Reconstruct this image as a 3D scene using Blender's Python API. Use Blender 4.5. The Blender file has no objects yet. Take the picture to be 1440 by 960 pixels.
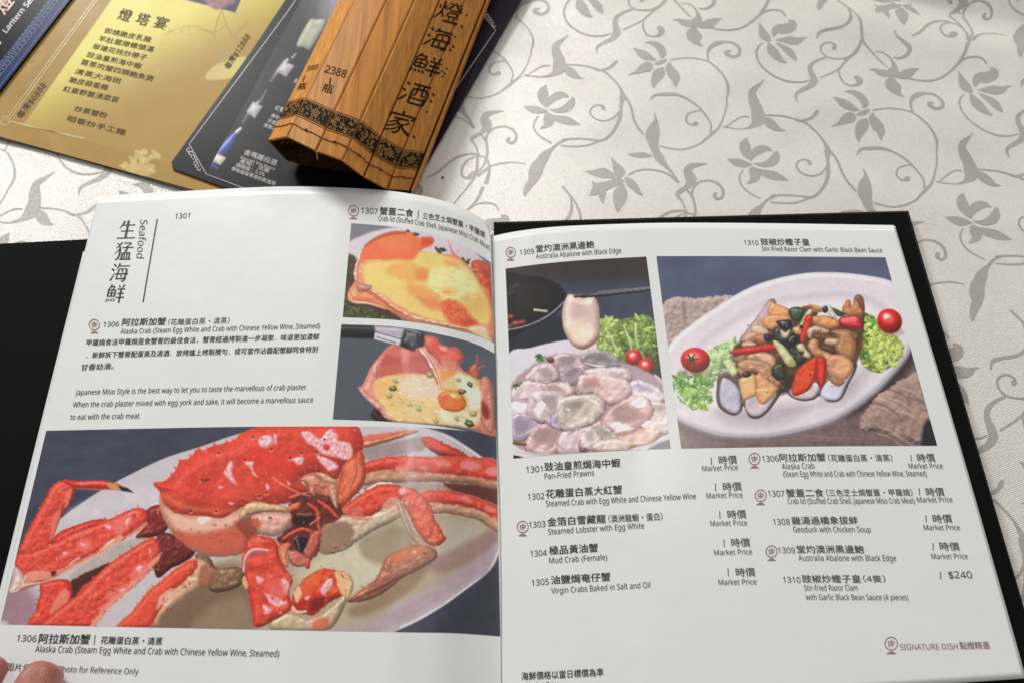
import bpy, bmesh, math, random
import numpy as np
from mathutils import Vector, Matrix
np.seterr(all='ignore')
random.seed(7)
SC = bpy.context.scene
COL = SC.collection
R = math.radians
# ---------------------------------------------------------------- camera
F = 1040.0; CH = .42; TILT = R(23.2)          # focal length in photo pixels, height above the table, tilt from straight down
cam_d = bpy.data.cameras.new('camera'); cam = bpy.data.objects.new('camera', cam_d); COL.objects.link(cam)
cam.location = (0, 0, CH); cam.rotation_euler = (TILT, 0, 0)
cam_d.sensor_width = 36; cam_d.lens = 36*F/1440; cam_d.clip_start = .01; cam_d.clip_end = 50
cam_d.dof.use_dof = True; cam_d.dof.focus_distance = .425; cam_d.dof.aperture_fstop = 8
SC.camera = cam
# ---------------------------------------------------------------- dim restaurant light and ceiling lamps
W = bpy.data.worlds.new('World'); SC.world = W; W.use_nodes = True
bg = W.node_tree.nodes['Background']; bg.inputs[0].default_value = (1.0, .975, .94, 1); bg.inputs[1].default_value = .315
def lamp(name, loc, target, size, power, col, shape='DISK'):
    d = bpy.data.lights.new(name, 'AREA'); d.shape = shape; d.size = size; d.energy = power; d.color = col
    o = bpy.data.objects.new(name, d); COL.objects.link(o); o.location = loc
    o.rotation_euler = (Vector(target)-Vector(loc)).to_track_quat('-Z', 'Y').to_euler(); return o
lamp('pendant_lamp', (-1.6, 2.6, 1.6), (-.05, .15, 0), .75, 86, (1, .99, .975))
lamp('ceiling_lamp', (-.60, 2.30, 1.72), (0, .3, 0), .2, 5, (1, .98, .96))
lamp('ceiling_lamp', (.46, .60, 2.0), (0, .2, 0), .2, 5, (1, .97, .92))
lamp('ceiling_lamp', (1.9, 2.6, 1.9), (0, .3, 0), .5, 16, (1, .94, .86))
SC.view_settings.view_transform = 'Standard'; SC.view_settings.look = 'None'
SC.view_settings.exposure = 0; SC.view_settings.gamma = 1; SC.view_settings.use_curve_mapping = False
# ---------------------------------------------------------------- helpers
def pix(px, py, z):
    """the point at height z (number or array) that the photo shows at px, py"""
    px = np.asarray(px, float); py = np.asarray(py, float)
    a = (px-720)/F; b = -(py-480)/F
    dx = a; dy = math.sin(TILT)+b*math.cos(TILT); dz = -math.cos(TILT)+b*math.sin(TILT)
    s = (np.asarray(z, float)-CH)/dz
    return np.stack([dx*s, dy*s, CH+dz*s], -1)
def on(px, py, f, off=0.):
    """the point of the surface z = f(x, y) seen at px, py, lifted by off"""
    z = np.zeros(np.shape(px))+.01
    for _ in range(14):
        p = pix(px, py, z+off); z = .4*z+.6*f(p[..., 0], p[..., 1])
    return pix(px, py, z+off)
def srgb(c):
    c = np.asarray(c, float)/255.
    return np.where(c <= .04045, c/12.92, ((c+.055)/1.055)**2.4)
def rgba(c): return tuple(float(v) for v in srgb(c))+(1.,)
def meta(o, label=None, cat=None, group=None, kind=None):
    if label: o['label'] = label
    if cat: o['category'] = cat
    if group: o['group'] = group
    if kind: o['kind'] = kind
    return o
def empty(name, loc, label, cat):
    o = bpy.data.objects.new(name, None); COL.objects.link(o); o.location = loc; o.empty_display_size = .02
    return meta(o, label, cat)
def obj(name, V, Fs, mat, parent=None, smooth=False):
    me = bpy.data.meshes.new(name); V = np.asarray(V, float)
    if parent is not None:
        root = parent; off = Vector((0, 0, 0))
        while root is not None: off += root.location; root = root.parent
        V = V-np.array(off)
    me.from_pydata(V.tolist(), [], [tuple(int(i) for i in f) for f in Fs]); me.materials.append(mat)
    if smooth: me.polygons.foreach_set('use_smooth', [True]*len(me.polygons))
    me.update(); o = bpy.data.objects.new(name, me); COL.objects.link(o)
    if parent is not None: o.parent = parent
    return o
def grid_faces(nu, nv):
    i = np.arange(nu-1)[:, None]*nv+np.arange(nv-1)[None]; i = i.ravel()
    return np.stack([i, i+nv, i+nv+1, i+1], -1)
def grid(name, P, mat, parent=None, color=None, smooth=True):
    nu, nv = P.shape[:2]; V = P.reshape(-1, 3)
    if parent is not None:
        root = parent; off = np.zeros(3)
        while root is not None: off = off+np.array(root.location); root = root.parent
        V = V-off
    Fa = grid_faces(nu, nv); me = bpy.data.meshes.new(name)
    me.vertices.add(len(V)); me.vertices.foreach_set('co', V.ravel())
    me.loops.add(Fa.size); me.loops.foreach_set('vertex_index', Fa.ravel().astype(np.int32))
    me.polygons.add(len(Fa)); me.polygons.foreach_set('loop_start', np.arange(0, Fa.size, 4, dtype=np.int32))
    me.polygons.foreach_set('use_smooth', np.full(len(Fa), smooth)); me.materials.append(mat)
    if color is not None:
        a = me.color_attributes.new('print', 'FLOAT_COLOR', 'POINT')
        a.data.foreach_set('color', np.concatenate([color.reshape(-1, 3), np.ones((len(V), 1))], 1).astype(np.float32).ravel())
    me.update(calc_edges=True); me.validate(); o = bpy.data.objects.new(name, me); COL.objects.link(o)
    if parent is not None: o.parent = parent
    return o
def slab(name, top, thick, mat, parent=None, bevel=0., smooth=False):
    """a plate with the outline top (3-D points), thick downwards"""
    top = np.asarray(top, float); n = len(top); V = np.concatenate([top, top-np.array([0, 0, thick])])
    Fs = [tuple(range(n)), tuple(range(2*n-1, n-1, -1))]+[(i, i+n, (i+1) % n+n, (i+1) % n) for i in range(n)]
    a = top[1]-top[0]; b = top[2]-top[1]
    o = obj(name, V, Fs, mat, parent, smooth)
    bm = bmesh.new(); bm.from_mesh(o.data); bmesh.ops.recalc_face_normals(bm, faces=bm.faces)
    if bevel: bmesh.ops.bevel(bm, geom=[e for e in bm.edges], offset=bevel, segments=2, profile=.5, affect='EDGES')
    bm.to_mesh(o.data); bm.free(); return o
# ---------------------------------------------------------------- materials
def nodes(name):
    m = bpy.data.materials.new(name); m.use_nodes = True; nt = m.node_tree
    return m, nt, nt.nodes['Principled BSDF']
def N(nt, t, **k):
    n = nt.nodes.new(t)
    for a, v in k.items(): setattr(n, a, v)
    return n
def plain(name, col, rough=.5, spec=.5, coat=0., metal=0., noise=None, bump=None, coat_rough=.1, lin=False):
    """a colour with grain: noise = (scale, amount), bump = (scale, strength, distance)"""
    m, nt, p = nodes(name); c = tuple(col)+(1.,) if lin else rgba(col)
    p.inputs['Base Color'].default_value = c; p.inputs['Roughness'].default_value = rough
    p.inputs['Specular IOR Level'].default_value = spec; p.inputs['Metallic'].default_value = metal
    p.inputs['Coat Weight'].default_value = coat; p.inputs['Coat Roughness'].default_value = coat_rough
    tc = N(nt, 'ShaderNodeTexCoord')
    if noise:
        n = N(nt, 'ShaderNodeTexNoise'); n.inputs['Scale'].default_value = noise[0]; n.inputs['Detail'].default_value = 6
        nt.links.new(tc.outputs['Object'], n.inputs['Vector'])
        mr = N(nt, 'ShaderNodeMapRange'); mr.inputs[1].default_value = .3; mr.inputs[2].default_value = .7
        mr.inputs[3].default_value = 1-noise[1]; mr.inputs[4].default_value = 1+noise[1]; nt.links.new(n.outputs[0], mr.inputs[0])
        mx = N(nt, 'ShaderNodeVectorMath', operation='SCALE'); mx.inputs[0].default_value = c[:3]
        nt.links.new(mr.outputs[0], mx.inputs['Scale']); nt.links.new(mx.outputs[0], p.inputs['Base Color'])
    if bump:
        n = N(nt, 'ShaderNodeTexNoise'); n.inputs['Scale'].default_value = bump[0]; n.inputs['Detail'].default_value = 4
        nt.links.new(tc.outputs['Object'], n.inputs['Vector'])
        b = N(nt, 'ShaderNodeBump'); b.inputs['Strength'].default_value = bump[1]; b.inputs['Distance'].default_value = bump[2]
        nt.links.new(n.outputs[0], b.inputs['Height']); nt.links.new(b.outputs[0], p.inputs['Normal'])
    return m
def print_mat(name, rough=.33, spec=.5, coat=.14, wave=.15):
    m, nt, p = nodes(name); a = N(nt, 'ShaderNodeVertexColor', layer_name='print'); nt.links.new(a.outputs[0], p.inputs['Base Color'])
    p.inputs['Roughness'].default_value = rough; p.inputs['Specular IOR Level'].default_value = spec
    p.inputs['Coat Weight'].default_value = coat; p.inputs['Coat Roughness'].default_value = .18
    tc = N(nt, 'ShaderNodeTexCoord'); n = N(nt, 'ShaderNodeTexNoise'); n.inputs['Scale'].default_value = 60; nt.links.new(tc.outputs['Object'], n.inputs['Vector'])
    b = N(nt, 'ShaderNodeBump'); b.inputs['Strength'].default_value = wave; b.inputs['Distance'].default_value = .002
    nt.links.new(n.outputs[0], b.inputs['Height']); nt.links.new(b.outputs[0], p.inputs['Coat Normal']); return m
M_paper = plain('coated_paper', (.76, .775, .775), .40, .45, .12, noise=(9, .012), bump=(55, .12, .002), coat_rough=.2, lin=True)
M_print = print_mat('printed_photograph')
M_ink = plain('black_ink', (44, 42, 42), .45, .4, noise=(900, .1))
M_grey_ink = plain('soft_grey_ink', (74, 71, 70), .45, .4)
M_brown_ink = plain('brown_ink', (150, 118, 106), .45, .4)
M_board = plain('black_book_cloth', (8, 9, 9), .7, .08, noise=(1500, .3), bump=(2600, .5, .0004))
M_stitch = plain('navy_edge_thread', (30, 38, 56), .7, .3)
def cloth_mat(name, col, rough, sheen, weave, fleck):
    m, nt, p = nodes(name); tc = N(nt, 'ShaderNodeTexCoord')
    mp = N(nt, 'ShaderNodeMapping'); mp.inputs['Rotation'].default_value = (0, 0, R(-19)); nt.links.new(tc.outputs['Object'], mp.inputs[0])
    w1 = N(nt, 'ShaderNodeTexWave', bands_direction='X'); w1.inputs['Scale'].default_value = 420; w1.inputs['Distortion'].default_value = 1.5; w1.inputs['Detail Scale'].default_value = 3
    w2 = N(nt, 'ShaderNodeTexWave', bands_direction='Y'); w2.inputs['Scale'].default_value = 300; w2.inputs['Distortion'].default_value = 1.5
    n = N(nt, 'ShaderNodeTexNoise'); n.inputs['Scale'].default_value = 1100; n.inputs['Detail'].default_value = 3
    n2 = N(nt, 'ShaderNodeTexNoise'); n2.inputs['Scale'].default_value = 22; n2.inputs['Detail'].default_value = 5
    for w in (w1, w2, n, n2): nt.links.new(mp.outputs[0], w.inputs['Vector'])
    ad = N(nt, 'ShaderNodeMath', operation='ADD'); nt.links.new(w1.outputs['Fac'], ad.inputs[0]); nt.links.new(w2.outputs['Fac'], ad.inputs[1])
    ad2 = N(nt, 'ShaderNodeMath', operation='MULTIPLY_ADD'); ad2.inputs[1].default_value = 2.5; nt.links.new(n.outputs[0], ad2.inputs[0]); nt.links.new(ad.outputs[0], ad2.inputs[2])
    b = N(nt, 'ShaderNodeBump'); b.inputs['Strength'].default_value = weave; b.inputs['Distance'].default_value = .0003
    nt.links.new(ad2.outputs[0], b.inputs['Height']); nt.links.new(b.outputs[0], p.inputs['Normal'])
    mr = N(nt, 'ShaderNodeMapRange'); mr.inputs[1].default_value = .3; mr.inputs[2].default_value = .7; mr.inputs[3].default_value = 1-fleck; mr.inputs[4].default_value = 1+fleck
    nt.links.new(n.outputs[0], mr.inputs[0])
    mr2 = N(nt, 'ShaderNodeMapRange'); mr2.inputs[1].default_value = .3; mr2.inputs[2].default_value = .7; mr2.inputs[3].default_value = .96; mr2.inputs[4].default_value = 1.04
    nt.links.new(n2.outputs[0], mr2.inputs[0])
    mu = N(nt, 'ShaderNodeMath', operation='MULTIPLY'); nt.links.new(mr.outputs[0], mu.inputs[0]); nt.links.new(mr2.outputs[0], mu.inputs[1])
    sc = N(nt, 'ShaderNodeVectorMath', operation='SCALE'); sc.inputs[0].default_value = col; nt.links.new(mu.outputs[0], sc.inputs['Scale'])
    nt.links.new(sc.outputs[0], p.inputs['Base Color'])
    p.inputs['Roughness'].default_value = rough; p.inputs['Specular IOR Level'].default_value = .6
    p.inputs['Sheen Weight'].default_value = sheen; p.inputs['Sheen Roughness'].default_value = .4
    p.inputs['Metallic'].default_value = .22
    return m
M_satin = cloth_mat('cream_satin', (.74, .708, .668), .34, .1, .38, .09)
M_weave = cloth_mat('grey_satin_weave', (.42, .395, .37), .38, .1, .4, .12)
M_wood = plain('dark_table_wood', (60, 34, 22), .4, .5, noise=(14, .2))
# ---------------------------------------------------------------- print painter
def vnoise(X, Y, scale, seed, octaves=4, gain=.55):
    out = 0; amp = 1; tot = 0
    for o in range(octaves):
        r = np.random.RandomState(seed + 17*o).rand(64, 64)
        u = X/scale*(2**o) + 13.7*o; v = Y/scale*(2**o) + 7.3*o
        iu = np.floor(u).astype(int); iv = np.floor(v).astype(int)
        fu = u-iu; fv = v-iv; fu = fu*fu*(3-2*fu); fv = fv*fv*(3-2*fv)
        a = r[iv % 64, iu % 64]; b = r[iv % 64, (iu+1) % 64]; c = r[(iv+1) % 64, iu % 64]; d = r[(iv+1) % 64, (iu+1) % 64]
        out = out + amp*((a*(1-fu)+b*fu)*(1-fv)+(c*(1-fu)+d*fu)*fv); tot += amp; amp *= gain
    return out/tot
def catmull(p, closed=True, n=5):
    p = np.array(p, float); N = len(p); out = []
    rng = range(N) if closed else range(N-1)
    for i in rng:
        if closed: a, b, c, d = p[(i-1) % N], p[i], p[(i+1) % N], p[(i+2) % N]
        else: a, b, c, d = p[max(i-1, 0)], p[i], p[i+1], p[min(i+2, N-1)]
        for k in range(n):
            t = k/n
            out.append(.5*((2*b)+(-a+c)*t+(2*a-5*b+4*c-d)*t*t+(-a+3*b-3*c+d)*t**3))
    if not closed: out.append(p[-1])
    return np.array(out)
class Print:
    """a small painter for the printed food pictures; coordinates are those of the print itself"""
    def __init__(s, x0, y0, x1, y1, ss=1.0, seed=1):
        s.x0, s.y0, s.ss = x0, y0, ss
        s.w = int((x1-x0)*ss)+1; s.h = int((y1-y0)*ss)+1
        s.Y, s.X = np.mgrid[0:s.h, 0:s.w].astype(float); s.X = s.X/ss+x0; s.Y = s.Y/ss+y0
        s.C = np.zeros((s.h, s.w, 3)); s.seed = seed; s.org = (0, 0, 1.)
        s.rs = np.random.RandomState(seed)
    def frame(s, ox, oy, sc): s.org = (ox, oy, sc); return s
    def T(s, pts):
        p = np.array([q[:2] for q in pts], float)
        return p/s.org[2]+np.array(s.org[:2])
    def win(s, lo, hi):
        i0 = max(int((lo[0]-s.x0)*s.ss), 0); i1 = min(int((hi[0]-s.x0)*s.ss)+2, s.w)
        j0 = max(int((lo[1]-s.y0)*s.ss), 0); j1 = min(int((hi[1]-s.y0)*s.ss)+2, s.h)
        return slice(j0, j1), slice(i0, i1)
    def fill(s, col, var=8, sc=30):
        s.seed += 1
        n = vnoise(s.X, s.Y, sc, s.seed)-.5; s.C[:] = np.array(col)+(n*2*var)[..., None]
    def put(s, W, m, col): s.C[W] = s.C[W]*(1-m[..., None])+col*m[..., None]
    def shade(s, W, sd, R, col, under, un, spec, bump, bsc, var, light, amb, patch, pcol, edge, alpha, rim):
        X, Y = s.X[W], s.Y[W]; s.seed += 3
        q = np.clip(sd/R, 0, 1); h = R*.62*(1-(1-q)**2.6)
        h = h+bump*.42*(vnoise(X, Y, bsc, s.seed, 2, .4)-.5)*2*np.clip(sd/2, 0, 1)
        gy, gx = np.gradient(h, 1/s.ss) if min(h.shape) > 1 else (h*0, h*0)
        nz = 1/np.sqrt(1+gx*gx+gy*gy); nx = -gx*nz; ny = -gy*nz
        L = np.array(light, float); L = L/np.linalg.norm(L)
        d = np.clip(nx*L[0]+ny*L[1]+nz*L[2], 0, 1)
        Hh = L+np.array([0, 0, 1.]); Hh /= np.linalg.norm(Hh)
        sp = np.clip(nx*Hh[0]+ny*Hh[1]+nz*Hh[2], 0, 1)**22*spec*1.3
        c = np.array(col, float)*np.ones(X.shape+(3,))
        if under is not None:
            k = np.clip((ny-un)*2.5+(vnoise(X, Y, 9, s.seed+5, 3)-.5)*1.5, 0, 1)[..., None]; c = c*(1-k)+np.array(under)*k
        if patch > 0:
            k = np.clip((vnoise(X, Y, bsc*1.6, s.seed+8, 4)-(.56+(.5-patch)*.42))*9, 0, 1)[..., None]; c = c*(1-k*.6)+np.array(pcol)*k*.6
        c = c*(1+var*(vnoise(X, Y, bsc, s.seed+9, 4)-.5)*2)[..., None]
        c = c*(amb+(1-amb)*1.15*d)[..., None]
        if rim: c = c*(1-rim*np.exp(-sd/1.6))[..., None]
        c = c+sp[..., None]*np.array([255, 240, 240.])
        s.put(W, np.clip(sd/edge+.5, 0, 1)*alpha, c)
    def blob(s, pts, col, R=None, under=None, un=.2, spec=.15, bump=.6, bsc=9, var=.1, light=(-.35, -.6, .8), amb=.52,
             patch=0, pcol=(240, 205, 200), edge=1.2, alpha=1., smooth=True, rim=0, jag=0):
        p = s.T(pts)
        if smooth: p = catmull(p, True, 5)
        pad = 2+edge; W = s.win(p.min(0)-pad, p.max(0)+pad); X, Y = s.X[W], s.Y[W]
        if X.size == 0: return
        if jag: s.seed += 1; X = X+(vnoise(X, Y, 6, s.seed, 3)-.5)*2*jag; Y = Y+(vnoise(X, Y, 6, s.seed+50, 3)-.5)*2*jag
        d2 = np.full(X.shape, 1e9); ins = np.zeros(X.shape, bool)
        for a, b in zip(p, np.roll(p, -1, 0)):
            e = b-a; L2 = e@e+1e-9; t = np.clip(((X-a[0])*e[0]+(Y-a[1])*e[1])/L2, 0, 1)
            d2 = np.minimum(d2, (X-a[0]-t*e[0])**2+(Y-a[1]-t*e[1])**2)
            if a[1] != b[1]:
                ins ^= ((a[1] > Y) != (b[1] > Y)) & (X < (b[0]-a[0])*(Y-a[1])/(b[1]-a[1])+a[0])
        sd = np.sqrt(d2)*np.where(ins, 1, -1)
        if R is None: R = max(sd.max(), 1)
        s.shade(W, sd, R, col, under, un, spec, bump, bsc, var, light, amb, patch, pcol, edge, alpha, rim)
    def flat(s, pts, col, edge=1.2, alpha=1., var=.06, smooth=True, bsc=12, jag=0):
        s.blob(pts, col, R=1e-3, spec=0, bump=0, var=var, amb=1, edge=edge, alpha=alpha, smooth=smooth, bsc=bsc, jag=jag)
    def oval(s, cx, cy, rx, ry, rot=0, **k):
        a = np.linspace(0, 2*math.pi, 11)[:-1]; r = math.radians(rot)
        fl = k.pop('flat', False); w = k.pop('wob', 0)
        m = 1+w*(s.rs.rand(10)-.5)*2
        pts = [(cx+m[i]*(rx*math.cos(t)*math.cos(r)-ry*math.sin(t)*math.sin(r)), cy+m[i]*(rx*math.cos(t)*math.sin(r)+ry*math.sin(t)*math.cos(r))) for i, t in enumerate(a)]
        (s.flat if fl else s.blob)(pts, **k)
    def limb(s, pts, col, under=None, un=.2, spec=.2, bump=.6, bsc=8, var=.12, light=(-.3, -.6, .75), amb=.5, patch=0,
             pcol=(240, 200, 195), edge=1.2, alpha=1., rim=0, jag=0):
        c = s.T(pts); r = np.array([q[2] for q in pts])/s.org[2]
        q = catmull(np.c_[c, r], False, 4); pad = q[:, 2].max()+3
        W = s.win(q[:, :2].min(0)-pad, q[:, :2].max(0)+pad); X, Y = s.X[W], s.Y[W]
        if X.size == 0: return
        if jag: s.seed += 1; X = X+(vnoise(X, Y, 5, s.seed, 3)-.5)*2*jag; Y = Y+(vnoise(X, Y, 5, s.seed+50, 3)-.5)*2*jag
        sd = np.full(X.shape, -1e9); RR = np.ones(X.shape)
        for a, b in zip(q[:-1], q[1:]):
            e = (b-a)[:2]; L2 = e@e+1e-9; t = np.clip(((X-a[0])*e[0]+(Y-a[1])*e[1])/L2, 0, 1)
            rr = np.maximum(a[2]+(b[2]-a[2])*t, .3); v = rr-np.sqrt((X-a[0]-t*e[0])**2+(Y-a[1]-t*e[1])**2)
            k = v > sd; sd = np.where(k, v, sd); RR = np.where(k, rr, RR)
        s.shade(W, sd, RR, col, under, un, spec, bump, bsc, var, light, amb, patch, pcol, edge, alpha, rim)
    def spikes(s, pts, n, r=2.2, base=(235, 170, 150), tip=(50, 22, 20), inside=True):
        """little thorns with a dark tip scattered inside an outline"""
        p = s.T(pts); lo, hi = p.min(0), p.max(0); k = 0; tries = 0; org = s.org; s.org = (0, 0, 1.)
        while k < n and tries < n*20:
            tries += 1; x, y = lo+(hi-lo)*s.rs.rand(2); ins = False
            for a, b in zip(p, np.roll(p, -1, 0)):
                if a[1] != b[1] and (a[1] > y) != (b[1] > y) and x < (b[0]-a[0])*(y-a[1])/(b[1]-a[1])+a[0]: ins = not ins
            if not ins: continue
            k += 1; rr = r*(.55+.7*s.rs.rand())
            s.oval(x, y, rr, rr*.8, col=np.array(base)*(.8+.25*s.rs.rand()), spec=.25, bump=0, var=.05, edge=1.5, alpha=.75)
            if s.rs.rand() < .75: s.oval(x+rr*.1, y-rr*.5, rr*.38, rr*.42, col=tip, flat=True, edge=1., alpha=.85)
        s.org = org
    def thorns(s, path, n, size, col, side=-1):
        """a row of little pointed thorns standing off an edge, each with a dark tip"""
        q = catmull(s.T(path), False, 8); seg = np.r_[0, np.cumsum(np.hypot(*np.diff(q, axis=0).T))]; org = s.org; s.org = (0, 0, 1.)
        for k in range(n):
            t = seg[-1]*(k+.5+.5*(s.rs.rand()-.5))/n; x = np.interp(t, seg, q[:, 0]); y = np.interp(t, seg, q[:, 1]); x2 = np.interp(t+1.5, seg, q[:, 0]); y2 = np.interp(t+1.5, seg, q[:, 1]); x1 = np.interp(t-1.5, seg, q[:, 0]); y1 = np.interp(t-1.5, seg, q[:, 1])
            d = np.array([x2-x1, y2-y1]); d /= np.hypot(*d)+1e-9; nn = np.array([-d[1], d[0]])*side*-1 if side > 0 else np.array([d[1], -d[0]]); z = size*(.6+.7*s.rs.rand()); b = np.array([x, y])-nn*1.5; tip = b+nn*(z+1.5)+d*z*.25*(s.rs.rand()*2-1)
            s.flat([tuple(b-d*z*1.1), tuple(b+nn*z*.45-d*z*.42), tuple(tip), tuple(b+nn*z*.45+d*z*.42), tuple(b+d*z*1.1)], np.array(col)*(1.02+.1*s.rs.rand()), edge=1, smooth=False)
            if s.rs.rand() < .5: s.oval(tip[0], tip[1], .7, .7, flat=True, col=(60, 24, 22), edge=1, alpha=.8)
        s.org = org
    def film(s):
        s.seed += 1; s.C = s.C*(1+.05*(vnoise(s.X, s.Y, 1.8, s.seed, 2)-.5)+.015*(vnoise(s.X, s.Y, 9, s.seed+1, 2)-.5))[..., None]; return s
    def piece(s, p, col, **k):
        a = dict(R=6, bump=1.2, bsc=7, spec=.14, amb=.76, var=.07, edge=1.1, jag=.7, rim=.14); a.update(k); s.blob(p, col, **a)
    def soft(s, p, col, edge=4, alpha=.75, **k): s.flat(p, col, edge=edge, alpha=alpha, jag=k.pop('jag', 1.5), **k)
    def frill(s, pts, n, col, size=4, cvar=.3):
        """leafy frills: many little curled lobes inside an outline"""
        p = s.T(pts); lo, hi = p.min(0), p.max(0); k = 0; tries = 0; org = s.org; s.org = (0, 0, 1.)
        while k < n and tries < n*20:
            tries += 1; x, y = lo+(hi-lo)*s.rs.rand(2); ins = False
            for a, b in zip(p, np.roll(p, -1, 0)):
                if a[1] != b[1] and (a[1] > y) != (b[1] > y) and x < (b[0]-a[0])*(y-a[1])/(b[1]-a[1])+a[0]: ins = not ins
            if not ins: continue
            k += 1; z = size*(.5+.8*s.rs.rand()); f = 1+cvar*(s.rs.rand()*2-1)
            s.oval(x, y, z, z*.45, rot=s.rs.rand()*180, col=np.array(col)*f, wob=.35, spec=.08, bump=.4, bsc=3, var=.15, edge=1.1, alpha=.9, rim=.15, amb=.7)
        s.org = org
def z1(pts): return [((p[0])/3., p[1]/3.+580) + tuple(q/3. for q in p[2:]) for p in pts]
def z2(pts): return [(p[0]/3.+340, p[1]/3.+580) + tuple(q/3. for q in p[2:]) for p in pts]

def paint_crab():
    c = Print(-2, 590, 712, 898, seed=11)
    def K1(p): return [(200+q[0]/4.235, 595+q[1]/4.235)+tuple(v/4.235 for v in q[2:]) for q in p]
    def K3(p): return [(380+q[0]/3.2, 595+q[1]/3.2)+tuple(v/3.2 for v in q[2:]) for q in p]
    def K4(p): return [(q[0]/4.085, 660+q[1]/4.085)+tuple(v/4.085 for v in q[2:]) for q in p]
    red = (208, 76, 58); deep = (128, 44, 38); cream = (220, 182, 154); pink = (238, 178, 184)
    def sk(p, col=red, **k):
        a = dict(R=9, bump=1.6, bsc=6, spec=.16, amb=.7, var=.13, edge=1.1, jag=1.1, rim=.14, patch=.12, pcol=(232, 140, 122)); a.update(k); c.blob(p, col, **a)
    def soft(p, col, edge=4, alpha=.75, **k): c.flat(p, col, edge=edge, alpha=alpha, jag=2, **k)
    def glint(p, n=1):
        for q in ([p] if n == 1 else p): c.blob(q, pink, R=3, bump=1.6, bsc=4, spec=.35, amb=.86, edge=2.2, alpha=.85, jag=1.8)
    def wet(poly, n, l=5):
        """short pale glints lying along the shell"""
        q = c.T(poly); lo, hi = q.min(0), q.max(0); k = 0; t = 0
        while k < n and t < n*30:
            t += 1; x, y = lo+(hi-lo)*c.rs.rand(2); ins = False
            for a, b in zip(q, np.roll(q, -1, 0)):
                if a[1] != b[1] and (a[1] > y) != (b[1] > y) and x < (b[0]-a[0])*(y-a[1])/(b[1]-a[1])+a[0]: ins = not ins
            if not ins: continue
            k += 1; c.oval(x, y, l*(.2+.5*c.rs.rand()), .7+.8*c.rs.rand(), c.rs.rand()*180, flat=True, col=(238, 160, 142), edge=2, alpha=.2+.4*c.rs.rand())
    # ground, plate
    c.fill((72, 75, 90), 10, 26)
    for k in range(40): c.oval(60+260*c.rs.rand(), 600+90*c.rs.rand(), 14+20*c.rs.rand(), 3+4*c.rs.rand(), -20+40*c.rs.rand(), flat=True, col=(84, 88, 104) if k % 2 else (62, 64, 78), edge=8, alpha=.3)
    c.flat([(700, 655), (680, 643), (657, 627), (623, 608), (560, 596), (420, 590), (337, 609), (283, 627), (233, 643), (190, 663), (150, 684), (120, 703), (87, 727), (45, 765), (0, 815), (-20, 860), (-20, 920),
            (200, 925), (470, 915), (563, 884), (613, 858), (657, 827), (690, 800), (705, 765), (722, 700)], (196, 190, 192), var=.02)
    soft(K4([(400, 240), (560, 160), (700, 110), (880, 80), (930, 180), (900, 215), (760, 215), (560, 270), (420, 320)]), (206, 200, 204), 14, .8)
    c.flat([(206, 716), (228, 706), (232, 725), (220, 738), (204, 730)], (228, 224, 226), edge=4, alpha=.9)
    c.flat([(-10, 800), (30, 815), (54, 850), (46, 890), (-10, 890)], (160, 128, 138), edge=20, alpha=.95); c.flat([(-5, 872), (10, 874), (10, 884), (-5, 884)], (210, 196, 200), edge=6)
    c.flat([(200, 890), (225, 835), (300, 790), (450, 735), (560, 722), (640, 716), (695, 733), (690, 770), (640, 812), (560, 850), (500, 890)], (178, 166, 142), edge=12, var=.05, bsc=25)
    c.flat([(420, 810), (460, 770), (520, 748), (590, 770), (560, 800), (480, 840)], (206, 200, 178), edge=24, alpha=.85)
    c.flat([(610, 740), (660, 735), (680, 750), (640, 790), (610, 780)], (192, 184, 168), edge=16, alpha=.8)
    c.flat([(200, 895), (240, 838), (285, 805), (340, 800), (350, 895)], (122, 98, 78), edge=18, alpha=.85); c.flat([(270, 890), (300, 850), (345, 840), (350, 890)], (158, 138, 114), edge=14, alpha=.7)
    c.flat([(505, 760), (545, 742), (575, 745), (580, 770), (540, 792), (512, 782)], (150, 130, 104), edge=10, alpha=.65)
    c.flat([(490, 856), (540, 832), (590, 793), (602, 800), (566, 838), (510, 866)], (146, 118, 94), edge=9, alpha=.7)
    c.flat([(470, 886), (520, 872), (600, 830), (660, 786), (702, 735), (702, 765), (690, 796), (640, 832), (563, 878), (520, 892)], (180, 160, 166), edge=12, alpha=.95)
    c.flat([(600, 790), (640, 770), (690, 745), (700, 760), (660, 790), (620, 806)], (150, 118, 116), edge=10, alpha=.6)
    c.limb([(563, 882, .9), (613, 856, .9), (657, 825, .9), (689, 799, .9), (704, 766, .9)], (232, 226, 230), spec=0, bump=0, amb=1)
    c.limb([(690, 664, 1), (678, 645, 1), (656, 629, 1), (622, 610, 1)], (224, 218, 224), spec=0, bump=0, amb=1)
    c.limb([(560, 729, .8), (640, 722, .8), (700, 736, .8)], (214, 206, 196), spec=0, bump=0, amb=1, alpha=.8)
    c.flat([(600, 900), (650, 850), (700, 800), (712, 900)], (62, 62, 72), edge=16, alpha=.6)
    soft(K3([(415, 110), (560, 80), (680, 60), (700, 110), (600, 140), (440, 165)]), (160, 142, 142), 6, .9); soft(K3([(420, 265), (600, 262), (780, 270), (800, 300), (600, 300), (440, 300)]), (170, 152, 140), 5, .9)
    # legs on the left
    sk(K4([(840, 230), (930, 200), (970, 280), (960, 340), (900, 380), (780, 390), (840, 310)]), deep, amb=.6); sk(K4([(900, 390), (960, 360), (1050, 400), (1120, 460), (1090, 510), (980, 570), (910, 620), (880, 540)]), (108, 40, 36), amb=.6)
    sk(K4([(1120, 490), (1200, 500), (1250, 560), (1380, 560), (1400, 640), (1330, 690), (1220, 700), (1180, 640)]), (136, 104, 78), bump=2, amb=.6)
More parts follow.
